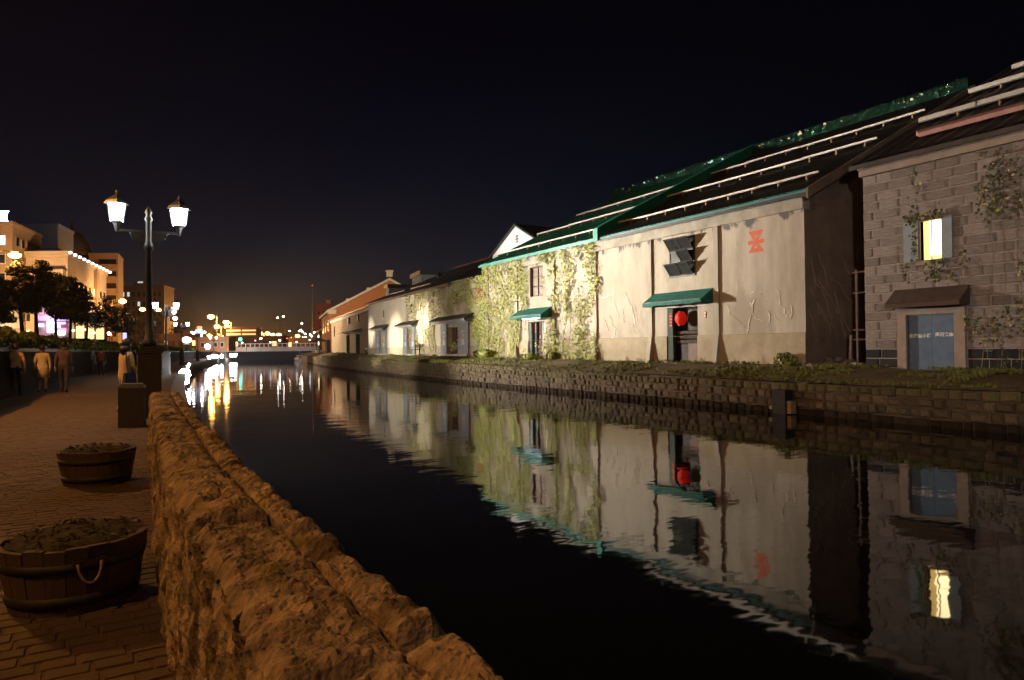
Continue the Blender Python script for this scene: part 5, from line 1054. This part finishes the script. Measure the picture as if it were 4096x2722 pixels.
def windows(t, on, k, cols, rows, za, zb, u0, u1, lit=lambda i, j: None, fr=None, wfrac=.55, hfrac=.55):
    for j in range(rows):
        for i in range(cols):
            du = (u1-u0)/cols; dz = (zb-za)/rows; a = u0+du*(i+.5-wfrac/2); c = a+du*wfrac; z0 = za+dz*(j+.5-hfrac/2); z1 = z0+dz*hfrac
            b = MB(); b.hexa(on(k, a, c, z0, z1, .02, .06)); w = b.obj('window', fr or trim_m, t)
            b = MB(); b.hexa(on(k, a+du*.05, c-du*.05, z0+dz*.05, z1-dz*.05, .0, .09)); b.obj('pane', lit(i, j) or winglass, w)
# tall orange lit block with the blue roof sign
tA, on = quad_building('orange_lit_block', 'tall block washed in orange light carrying the blue roof sign', [(-11.8, 123), (-9.1, 134.8), (-18, 142), (-24, 130)], 1.6, 20.4, tan_m)
windows(tA, on, 0, 5, 6, 3, 19.5, .06, .96, fr=tan_m); windows(tA, on, 3, 4, 6, 3, 19.5, .3, .97, lambda i, j: g_bluew if (i, j) == (3, 5) else None)
sgn = empty('roof_sign', (-13.2, 124, 20.9), R(-30), 'glowing blue white letter sign on the orange lit block', 'sign')
b = MB(); b.hexa([(-.55, 0, 0), (.85, 0, 0), (.85, .3, 0), (-.55, .3, 0), (-.3, 0, .35), (.6, 0, .35), (.6, .3, .35), (-.3, .3, .35)]); b.box(-.3, 0, .351, .6, .3, 1.15); b.hexa([(-.3, 0, 1.151), (.6, 0, 1.151), (.6, .3, 1.151), (-.3, .3, 1.151), (-.6, 0, 1.55), (.9, 0, 1.55), (.9, .3, 1.55), (-.6, .3, 1.55)]); b.obj('letter', g_bluew, sgn, local=True)
b = MB(); b.hexa([(-1.7, 0, 0), (-.75, 0, 0), (-.75, .3, 0), (-1.7, .3, 0), (-1.7, 0, 1.3), (-1.35, 0, 1.3), (-1.35, .3, 1.3), (-1.7, .3, 1.3)]); b.obj('letter', g_bluew, sgn, local=True)
b = MB(); b.box(-2, -.05, -.5, 1.2, .35, -.01); b.obj('frame', dark_metal, sgn, local=True); point('sign_light', (-12.2, 123.6, 22.4), 500, (.3, .45, 1), sgn, .3)
tG, on = quad_building('blue_grey_slab', 'plain blue grey slab rising behind the orange lit block', [(-17, 155), (-7.6, 149.5), (-5.5, 158), (-15, 164)], 1.6, 24.8, pale_m); windows(tG, on, 0, 3, 2, 4, 16, .1, .9)
tD = empty('domed_tower', (-6.4, 179, 1.6), 0, 'dark domed tower behind the hotel cornice lights', 'tower')
b = MB(); b.lathe([(3.6, 1.6), (3.6, 23)], 20, (-6.4, 179, 0)); b.obj('drum', dusk_m, tD, smooth=True)
b = MB(); b.lathe([(3.7*math.cos(a), 23+5.6*math.sin(a)) for a in [math.pi/2*i/9 for i in range(9)]]+[(.4, 28.7), (.25, 30.2)], 20, (-6.4, 179, 0)); b.obj('dome', dusk_m, tD, smooth=True)
b = MB(); b.tube([(-6.4, 179, 29.8), (-6.4, 179, 33)], [.2, .04], 6); b.obj('spire', dusk_m, tD)
# hotel with the lit cornice
tB, on = quad_building('corner_hotel', 'cream corner hotel with a row of cornice lights and lit balconies', [(-5.12, 124.9), (0.0, 152.1), (-8, 156), (-16.5, 131.5)], 1.6, 16.2, cream_m)
b = MB(); b.prism([(-5.0, 124.2, 16.66), (.6, 152.3, 16.66), (-8, 156.5, 16.66), (-17, 131.3, 16.66)], (0, 0, .5)); b.obj('cornice_band', cream_m, tB)
b = MB(); b.prism([(-6.5, 128, 17.162), (-1.6, 152, 17.162), (-8, 155, 17.162), (-15.5, 133, 17.162)], (0, 0, .8)); b.obj('roof_storey', dusk_m, tB)
for k in range(11):
    u = .02+.096*k; x, y = -5.0+5.6*u, 124.2+28.1*u; b = MB(); b.sphere((x+.14, y-.1, 16.95), .26, 8, 6, .8); b.obj('cornice_light', g_pearl, tB, smooth=True)
for k in range(4): u = .05+.06*k; x, y = -6.3+4.8*u, 128+24*u; b = MB(); b.box(x+.0, y, 17.5, x+.08, y+1.0, 17.72); b.obj('teal_strip', g_teal, tB)
b = MB(); b.hexa(on(3, .45, .99, 13.2, 14.3, .1, .9)); b.obj('balcony', cream_m, tB); b = MB(); b.hexa(on(3, .3, .99, 12.7, 13.19, .1, 1.1)); b.obj('balcony_slab', tan_m, tB)
windows(tB, on, 0, 9, 4, 3.4, 13.5, .05, .97, lambda i, j: g_warm if (i*7+j*3) % 11 == 0 else None, fr=cream_m)
windows(tB, on, 3, 5, 4, 3.4, 13, .5, .97, lambda i, j: g_warm if (i*5+j*3) % 4 == 0 else None, fr=cream_m)
for z in (6.0, 8.7, 11.3): b = MB(); b.hexa(on(0, .0, 1.0, z, z+.25, .02, .22)); b.obj('string_course', cream_m, tB)
b = MB(); b.hexa(on(0, .63, .70, 1.7, 16.1, .02, .5)); b.obj('corner_pier', tan_m, tB)
for loc, tgt, pw in (((-3.0, 112, 2.6), (-3.5, 132, 12), 34000), ((6.5, 138, 2.6), (-1.6, 143, 10), 24000), ((-9.5, 108, 2.6), (-12.0, 126, 12), 40000)):
    flood('added_uplight', 'added uplight for the hotel front hidden behind the hedge', loc, tgt, pw, 75, .9, (1, .58, .26), .12, g_sod, 'added uplights for the hotel front')  # unseen spots added to brighten the hotel and the orange lit block
tC, on = quad_building('balcony_tower', 'apartment tower with stacked balconies behind the hotel', [(-3.3, 176), (2.2, 173.3), (3.4, 184), (-4, 188)], 1.6, 23, tan_m)
for j in range(7):
    z = 4+2.65*j; b = MB(); b.hexa(on(0, .3, 1.0, z, z+1.0, .02, 1.0)); b.obj('balcony', tan_m, tC)
    b = MB(); b.hexa(on(0, .34, .94, z+1.05, z+2.2, .0, .05)); b.obj('window', winglass, tC)
point('tower_light', (0, 165, 12), 2500, SOD, tC, .3)  # bare orange point light standing off the tower front
tE, on = quad_building('dark_office_block', 'dark office block with a few lit windows behind the street lamps', [(1.9, 231), (14.5, 223.7), (18, 235), (5, 243)], 1.6, 20.8, dusk_m)
windows(tE, on, 0, 9, 6, 3, 20, .03, .97, lambda i, j: g_dim if (i, j) in ((1, 5), (2, 5), (4, 4), (6, 3), (7, 2)) else None, fr=dusk_m)
b = MB(); b.hexa(on(0, .42, .62, 21.3, 22.6, .5, .02)); b.obj('roof_hut', dusk_m, tE)
b = MB(); b.hexa(on(0, .48, .58, 21.9, 22.3, .0, .06)); b.obj('lit_sign', g_dim, tE)
# small gabled house by the street
hs = empty('gabled_house', (-10.3, 105, 1.6), R(14), 'small pale gabled house glimpsed under the pines', 'house')
b = MB(); b.prism([(-1.2, 0, 0), (1.15, 0, 0), (1.15, 0, 4.3), (0, 0, 6.0), (-1.2, 0, 4.3)], (0, 6, 0)); b.obj('wall', mat('pale_house_render', (.66, .55, .40), scale=1), hs, local=True)
b = MB(); b.prism([(-1.5, -.2, 3.9), (0, -.2, 6.02), (0, -.2, 6.2), (-1.5, -.2, 4.1)], (0, 6.4, 0)); b.prism([(.001, -.2, 6.02), (1.45, -.2, 3.9), (1.45, -.2, 4.1), (.001, -.2, 6.2)], (0, 6.4, 0)); b.obj('roof', roof_dark, hs, local=True)
b = MB(); b.box(-1.0, -.06, 2.3, .95, 0, 3.1); b.obj('shop_board', tan_m, hs, local=True); point('house_fill', (-9.6, 101.5, 5.0), 1100, (1, .72, .42), hs, .2); b = MB(); b.box(-2.6, .4, 0, -1.25, 4, 3.9); b.obj('side_wing', pale_m, hs, local=True)  # the warm point light is added to brighten the house front
# neon shop
ns = empty('neon_shop', (-5.74, 102, 1.6), R(3), 'shop with violet and blue neon signs behind the hedge', 'shop')
b = MB(); b.box(-1.65, 0, 0, 1.65, 5, 6.2); b.obj('wall', mat('pinkish_shop_wall', (.36, .2, .18), scale=1), ns, local=True); b = MB(); b.box(-1.7, -.4, 3.9, 1.7, .0, 4.5); b.obj('fascia', mat('mauve_fascia', (.55, .42, .52), scale=2), ns, local=True)
for nm, (x0, x1, z0, z1), mt in (('sign_panel', (-.7, .35, 1.5, 2.9), g_bluew), ('sign_panel', (-1.75, -1.1, 2.2, 2.55), g_blue), ('sign_panel', (.45, 1.6, 2.55, 2.8), g_violet), ('sign_panel', (.5, 1.0, 2.1, 2.45), g_violet), ('sign_panel', (.5, 1.55, 1.2, 1.7), g_bluew), ('sign_panel', (.6, 1.7, 1.75, 2.05), g_pink), ('sign_panel', (-.65, .2, .6, 1.1), g_violet), ('sign_panel', (-1.9, -.9, .5, .75), g_pearl)):
    b = MB(); b.box(x0*.82, -.5, z0+.95, x1*.82, -.42, z1+.95); b.obj(nm, mt, ns, local=True)
b = MB(); b.box(-1.9, -.04, 4.6, .4, 0, 5.8); b.obj('upper_board', tan_m, ns, local=True); point('neon_light', (-5.6, 100.0, 6.6), 900, (.7, .5, 1), ns, .4)
# glazed hotel entrance hall
hl = empty('entrance_hall', (-2.4, 108, 1.6), R(2), 'brightly lit glazed entrance hall with slim columns', 'building')
b = MB(); b.box(-2.4, .4, 0, 2.4, 5, 4.1); b.obj('wall', cream_m, hl, local=True); b = MB(); b.box(-2.6, -.3, 4.101, 2.6, 5, 4.5); b.obj('roof', cream_m, hl, local=True)
for k in range(4):
    b = MB(); b.box(-2.25+1.15*k, .3, .3, -1.35+1.15*k, .39, 3.9); w = b.obj('window', g_warm if k else glow('hall_glass_lit', (1, .62, .32), .45), hl, local=True)
for k in range(5): b = MB(); b.box(-2.4+1.15*k, -.05, 0, -2.26+1.15*k, .29, 4.1); b.obj('column', tan_m, hl, local=True)
for x, z in ((-1.4, 2.9), (-.1, 3.0), (.95, 2.6), (1.6, .5), (.3, .4), (-.9, .45), (2.0, .45)): b = MB(); b.sphere((x, -.1, z), .16, 8, 6, .8); b.obj('globe_light', g_warm2, hl, local=True, smooth=True)
# lower roofs behind the far promenade
tL, on = quad_building('low_orange_house', 'low orange lit house beyond the white oval sign', [(16.5, 160.5), (22.6, 157.5), (25, 164), (18.5, 168)], 1.6, 4.3, mat('orange_house_render', (.40, .19, .09), scale=.6)); windows(tL, on, 0, 4, 1, 2, 4, .1, .9)
tP, on = quad_building('parking_deck', 'open parking deck with glowing amber floors past the bridge', [(34.6, 247), (43.5, 242), (47, 252), (38, 257)], 1.6, 9.4, dusk_m)
for j in range(4): b = MB(); b.hexa(on(0, .02, .48, 4.6+1.25*j, 5.1+1.25*j, .0, .08)); b.obj('lit_floor', g_amber, tP); b = MB(); b.hexa(on(0, .53, .98, 4.6+1.25*j, 5.1+1.25*j, .0, .08)); b.obj('lit_floor', g_amber, tP)
for nm, lb, cr_, zt in (('dark_shed', 'dark shed behind the far lantern lamps', [(9, 172), (18, 168), (20, 176), (10, 180)], 5.2), ('dark_shed', 'long dark shed under the line of sodium lamps', [(28, 215), (44, 205), (48, 215), (31, 226)], 5.6), ('dark_shed', 'low dark shed right of the amber parking deck', [(52, 262), (74, 250), (78, 262), (55, 274)], 6.0), ('dark_shed', 'broad dark shed behind the bridge end', [(60, 205), (84, 196), (88, 208), (62, 216)], 4.6)):
    tt, on = quad_building(nm, lb, cr_, 1.6, zt, dusk_m, cat='shed'); windows(tt, on, 0, 6, 1, 2.2, zt-.4, .05, .95, lambda i, j: g_warm if i % 4 == 1 else None, fr=dusk_m)
# signs
ov = empty('oval_sign', (12.1, 132.3, 1.6), 0, 'glowing white oval sign on a post beside the hedge', 'sign'); b = MB(); b.sphere((0, 0, 2.0), .8, 16, 10, .68); b.obj('globe', g_pearl, ov, local=True, smooth=True); b = MB(); b.tube([(0, 0, 0), (0, 0, 1.5)], .07, 8); b.obj('post', dark_metal, ov, local=True); b = MB(); b.box(-.5, -.1, 1.15, .5, .1, 1.4); b.obj('plate', pale_m, ov, local=True)
bs = empty('shop_totem', (18.8, 174.8, 1.6), R(-30), 'totem sign glowing blue with an amber dome on top', 'sign'); b = MB(); b.box(-.1, -.1, 0, .1, .1, 3.9); b.obj('post', dark_metal, bs, local=True); b = MB(); b.box(-1.0, -.15, 3.9, .6, .15, 5.2); b.obj('panel', glow('pale_blue_panel_lit', (.35, .62, 1), 1.5), bs, local=True); b = MB(); b.sphere((-.1, 0, 5.6), .62, 12, 8, .6); b.obj('dome', g_amber, bs, local=True, smooth=True)
for x in (-1.7, 1.1): b = MB(); b.sphere((x, -.1, 4.5), .42, 8, 6, .7); b.obj('lamp', g_pearl, bs, local=True)
tr = empty('traffic_light', (29.1, 180.4, 1.6), R(-30), 'traffic light showing green over the far street', 'traffic light'); b = MB(); b.tube([(.9, .2, 0), (.9, .2, 3.6)], .08, 8); b.obj('pole', dark_metal, tr, local=True); b = MB(); b.box(-.9, -.02, 2.6, .9, .3, 3.25); b.obj('housing', dark_metal, tr, local=True)
b = MB(); b.sphere((-.5, -.1, 2.93), .40, 10, 6); b.obj('green_lens', g_green, tr, local=True, smooth=True)
for x in (.05, .55): b = MB(); b.sphere((x, -.04, 2.93), .2, 8, 5); b.obj('dark_lens', black_m, tr, local=True)
vp = empty('lit_pillar_sign', (2.0, 100.5, 1.6), 0, 'slim pale violet lit pillar sign by the street', 'sign'); b = MB(); b.box(-.22, -.1, .3, .22, .1, 2.4); b.obj('panel', glow('pale_violet_panel_lit', (.62, .6, 1), 1.4), vp, local=True); b = MB(); b.box(-.26, -.13, 0, .26, .13, .3); b.obj('base', dark_metal, vp, local=True)
rl = empty('red_signal', (.4, 118, 1.6), 0, 'small red and white signal lamp beside the street', 'signal'); b = MB(); b.tube([(0, 0, 0), (0, 0, 2.6)], .05, 6); b.obj('post', dark_metal, rl, local=True); b = MB(); b.sphere((-.1, 0, 2.75), .22, 8, 6); b.obj('white_lens', g_star, rl, local=True); b = MB(); b.sphere((.22, 0, 2.45), .16, 8, 6); b.obj('red_lens', g_redl, rl, local=True)
tarp = empty('blue_barrier', (3.9, 68.9, 0), R(-30), 'blue sheeted barrier at the far promenade edge', 'barrier')
b = MB(); b.grid(16, 4, lambda u, v: (-1.3+2.6*u, .06*math.sin(u*14), .15+.95*v)); b.obj('sheet', mat('blue_sheet', (.03, .06, .2), scale=2), tarp, local=True)
for x in (-1.3, 0, 1.3): b = MB(); b.tube([(x, 0, 0), (x, 0, 1.15)], .03, 6); b.obj('post', dark_metal, tarp, local=True)

# ---------------------------------------------------------------- pines
def pine(x, y, top, spread, label, seed, base=1.6, N=6500, group='pines along the canal street', bare=.42):
    r = random.Random(seed); t = empty('pine_tree', (x, y, base), 0, label, 'tree', group); H = top-base; b = MB()
    ln = [r.uniform(-.04, .04)*H, r.uniform(-.03, .03)*H]; tp = lambda f: (x+ln[0]*f*f+.12*math.sin(f*5+seed), y+ln[1]*f*f, base+H*f)
    b.tube([tp(i/9) for i in range(10)], [.20-.017*i for i in range(10)], 8); b.obj('trunk', bark_m, t); lb = MB(); P_ = []; Nn = []
    pads = []
    for k in range(15):
        f = bare+(.97-bare)*(k+.5)/15; a = k*2.4+r.uniform(-.5, .5); L = spread*(1.05-.62*((f-bare)/(1-bare))**1.6)*r.uniform(.65, 1.1); p0 = Vector(tp(f)); p1 = p0+Vector((math.cos(a)*L*.9, math.sin(a)*L*.9, r.uniform(-.02, .12)*L))
        lb.tube([p0, (p0+p1)/2+Vector((0, 0, -.06*L)), p1], [.05, .035, .012], 5); pads.append((p1, L*.5)); pads.append((p0*.5+p1*.5, L*.5))
    pads.append((Vector(tp(.98)), spread*.42)); lb.obj('limbs', bark_m, t); rr = np.random.default_rng(seed); w = np.array([q[1]**2 for q in pads]); w /= w.sum()
    for i in rr.choice(len(pads), N, p=w):
        c, s = pads[i]; u = rr.normal(0, 1, 3); u /= np.linalg.norm(u); u *= rr.random()**.4; P_.append((c.x+u[0]*s, c.y+u[1]*s, c.z+.1*s+u[2]*s*.62)); Nn.append((u[0]*.4, u[1]*.4, .8))
    leaf_cloud('crown', np.array(P_), np.array(Nn), .34, needle_m, None, t, seed, .9, .16)
pine(-6.66, 75.9, 9.5, 1.55, 'pine with layered branches before the orange lit block', 1, bare=.46)
pine(-5.46, 75.2, 9.7, 1.5, 'tall pine with a rounded crown before the hotel balconies', 2, bare=.5)
pine(-4.47, 86.3, 9.6, 1.9, 'broad dark pine before the neon shop', 3, bare=.46)
pine(-3.45, 92.8, 9.9, 1.9, 'broad dark pine before the glazed entrance hall', 4, bare=.44)
for x, y, tpz, s, sd, PN in ((-2.28, 105.9, 9.3, 1.7, 5, 'slim pine right before the entrance hall columns'), (-.17, 116.3, 9.4, 2.1, 6, 'small pine at the hotel corner pier'), (2.26, 132.3, 9.0, 2.1, 7, 'small pine under the sodium lamp past the hotel')): pine(x, y, tpz, s, PN, sd, N=3500)
pine(6.98, 152.8, 8.8, 3.2, 'wide dark tree under the close pair of sodium lamps', 8, N=4500, bare=.2); pine(13.9, 177.7, 7.8, 2.8, 'rounded dark tree behind the third twin lamp', 9, N=3500, bare=.2)
pine(-7.9, 71, 7.6, 1.4, 'low pine at the street edge beside the gabled house', 10)
pine(24.5, 196, 7.0, 2.6, 'dark tree at the bridge end on the street side', 11, N=3000, bare=.15)
# cars on the street
def car(loc, rz, label, col):
    t = empty('parked_car', loc, rz, label, 'car', 'cars on the canal street'); pm = mat('car_paint_%d' % len(MATS), col, rough=.25, scale=2, bump=0, spec=.6)
    b = MB(); prof = [(-2.1, .35), (2.1, .35), (2.15, .75), (1.3, .95), (.75, 1.42), (-1.2, 1.45), (-1.95, 1.0), (-2.15, .85)]; b.prism([(x, -.82, z) for x, z in prof], (0, 1.64, 0)); b.obj('body', pm, t, local=True)
    b = MB(); b.prism([(1.2, -.83, .98), (.72, -.83, 1.36), (-1.1, -.83, 1.38), (-1.7, -.83, 1.0)], (0, 1.66, 0)); b.obj('side_glass', winglass, t, local=True)
    for x in (-1.35, 1.35):
        for s in (-.83, .83): b = MB(); b.tube([(x, s-.1, .32), (x, s+.1, .32)], .32, 14); b.obj('wheel', black_m, t, local=True)
    for s in (-.6, .6):
        b = MB(); b.sphere((2.12, s, .72), .10, 8, 6); b.obj('headlight', g_pearl, t, local=True); b = MB(); b.sphere((-2.12, s, .85), .09, 8, 6); b.obj('tail_light', g_redl, t, local=True)
car((-2.6, 86.5, 1.6), R(-60), 'dark car behind the hedge before the entrance hall', (.02, .025, .03)); car((-1.2, 92, 1.6), R(-60), 'dark van shaped car beside the lit hall windows', (.03, .03, .03)); car((7.6, 131, 1.6), R(-70), 'pale car glimpsed past the sodium lamp pole', (.4, .4, .42)); car((5.4, 120, 1.6), R(-80), 'white car on the street behind the hedge end', (.6, .6, .6))
# ---------------------------------------------------------------- bridge, boats, hill
br = empty('road_bridge', (26, 188, 0), math.atan2(-13.5, 20), 'flat concrete road bridge closing the canal', 'bridge')
Lb = math.hypot(20, 13.5)+3
b = MB(); b.box(-2, 0, 1.45, Lb, 9, 2.2); b.obj('deck', conc_m, br, local=True)
b = MB(); b.box(-2, .0, 2.201, Lb, .25, 2.6); b.obj('kerb_beam', conc_m, br, local=True)
for k in range(22): b = MB(); b.box(-1.8+k*1.2, .05, 2.601, -1.65+k*1.2, .2, 3.35); b.obj('baluster', trim_m, br, local=True)
b = MB(); b.box(-2, .03, 3.351, Lb, .22, 3.5); b.obj('handrail', trim_m, br, local=True)
for x in (-1.5, Lb-1): b = MB(); b.box(x, .3, -1.5, x+1.2, 8.5, 1.449); b.obj('abutment', conc_m, br, local=True)
for k, (u, mt) in enumerate(((3, g_pearl), (6.5, g_violet), (8, g_star), (10.5, g_bluew), (13, g_star), (15, g_redl), (17.5, g_pearl), (21, g_bluew))):
    p_ = Matrix.Rotation(math.atan2(-13.5, 20), 3, 'Z') @ Vector((u, 3.5, 0)); t = empty('bridge_lamp', (26+p_.x, 188+p_.y, 2.2), 0, 'small lamp glinting along the bridge parapet', 'lamp', 'lamps on the bridge'); b = MB(); b.tube([(0, 0, 0), (0, 0, 1.5+.5*(k % 3))], .05, 6); b.obj('post', dark_metal, t, local=True); b = MB(); b.sphere((0, 0, 1.6+.5*(k % 3)), .24, 8, 6, .7); b.obj('globe', mt, t, local=True, smooth=True)
flood('floodlight', 'white floodlight washing the bridge face from the far bank', (39.5, 163, .9), (36, 181, 2.2), 2500, 110, 1, (.85, .9, 1), .12)
def boat(loc, rz, label, L=5.0, W=1.7, cabin=True):
    t = empty('moored_boat', loc, rz, label, 'boat'); b = MB(); b.grid(14, 8, lambda u, v: ((u-.5)*L, (v-.5)*W*(1-(max(0, u-.45)/.55)**2.2)*(.88+.12*math.sin(math.pi*v)), .02+.62*abs(2*v-1)**1.6+.18*u*u)); b.obj('hull', white_m, t, local=True, smooth=True)
    if cabin: b = MB(); b.grid(14, 2, lambda u, v: ((u-.5)*L*.98, (v-.5)*W*.94*(1-(max(0, u-.45)/.55)**2.2), .52+.16*u*u)); b.obj('deck', trim_m, t, local=True)
    if not cabin:
        for x in (-.7, .4): b = MB(); b.box(x, -W*.4, .36, x+.22, W*.4, .40); b.obj('thwart', wood_m, t, local=True)
        return
    b = MB(); b.hexa([(-.9, -.5, .55), (.7, -.5, .55), (.7, .5, .55), (-.9, .5, .55), (-.8, -.42, 1.35), (.35, -.42, 1.35), (.35, .42, 1.35), (-.8, .42, 1.35)]); cb = b.obj('cabin', white_m, t, local=True); b = MB(); b.box(-.6, -.52, .92, .2, .52, 1.2); b.obj('window', winglass, cb, local=True)
    b = MB(); b.tube([(-.2, 0, 1.3), (-.2, 0, 2.4)], .025, 6); b.obj('mast', trim_m, t, local=True)
boat((36.6, 154, WZ-.1), R(100), 'small white cabin boat moored by the far bank near the bridge')
# parasols before the third warehouse
def parasol(loc, label):
    t = empty('parasol', loc, 0, label, 'parasol', 'parasols on the far quay terrace'); b = MB(); b.tube([(0, 0, 0), (0, 0, 2.3)], .03, 6); b.obj('pole', wood_m, t, local=True); b = MB(); b.lathe([(1.5, 1.95), (.8, 2.2), (.02, 2.5)], 8, cap=False); b.obj('canopy', mat('dark_canopy_cloth', (.06, .05, .045), scale=3) if 'dark_canopy_cloth' not in MATS else MATS['dark_canopy_cloth'], t, local=True)
    b = MB(); b.lathe([(.45, .70), (.45, .74)], 12); b.obj('table', trim_m, t, local=True)
    for k in range(3): b = MB(); a = k*2.1; b.box(.8*math.cos(a)-.2, .8*math.sin(a)-.2, .0, .8*math.cos(a)+.2, .8*math.sin(a)+.2, .45); b.obj('stool', trim_m, t, local=True)
for x, y in ((29.6, 111.5), (30.4, 115.5), (31.4, 119.5)): parasol((x, y, 1.1), 'dark parasol over a small table on the far quay terrace')
bb = empty('flower_tub', (25.3, 73.5, 1.0), 0, 'low planter with white flowers by the dressed stone warehouse', 'planter'); b = MB(); b.lathe([(.5, 0), (.6, .4), (.55, .4)], 12); b.obj('tub', wood_m, bb, local=True); r_ = np.random.default_rng(2); u = r_.normal(0, .28, (140, 3)); leaf_cloud('flowers', np.array([25.3, 73.5, 1.5])+u*[1, 1, .5], u, .16, white_m, None, bb, 3)
b = MB(); b.grid(40, 6, lambda u, v: (-200+900*u, 640+200*v, 1.6+v*(16+12*math.sin(u*9+1)+6*math.sin(u*23)) if v > 0 else 0)); tag(b.obj('hills', hill_m, smooth=True), kind='structure')
for x, y, z in ((144.7, 669.6, 34.6), (140, 672.4, 33.5), (159.8, 660.7, 27.8), (149.8, 666.8, 20.7), (157.7, 662.1, 20.6), (159, 661.3, 21.3), (160.4, 660.5, 19.9), (162.4, 659.3, 17.7), (166.5, 656.9, 17), (168.2, 655.9, 15.5), (160.4, 660.6, 14.2), (162.6, 659.2, 14.4), (162.8, 659.2, 11.8), (168.6, 655.7, 14.1), (170, 654.8, 19.1), (164.5, 658.8, 13.2), (166, 658, 12.4)):
    t = empty('hillside_lamp', (x, y, 1.6), 0, 'pinprick lamp on the dark hillside beyond the bridge', 'lamp', 'lamps scattered on the far hillside'); b = MB(); b.tube([(0, 0, 0), (0, 0, z-1.6)], .2, 5); b.obj('pole', dark_metal, t, local=True); b = MB(); b.sphere((0, -.4, z-1.6), .75, 8, 6, .6); b.obj('globe', g_star, t, local=True)

# ================================================================ AIR
hm = bpy.data.materials.new('night_haze'); hm.use_nodes = True; n = hm.node_tree.nodes; l = hm.node_tree.links
n.remove(n['Principled BSDF']); pv = n.new('ShaderNodeVolumePrincipled'); pv.inputs['Color'].default_value = (.9, .9, .92, 1); pv.inputs['Density'].default_value = .00013; pv.inputs['Anisotropy'].default_value = .35
l.new(pv.outputs[0], n['Material Output'].inputs['Volume'])
b = MB(); b.box(-460, -70, -3.2, 730, 1510, 42); tag(b.obj('haze', hm), kind='stuff')
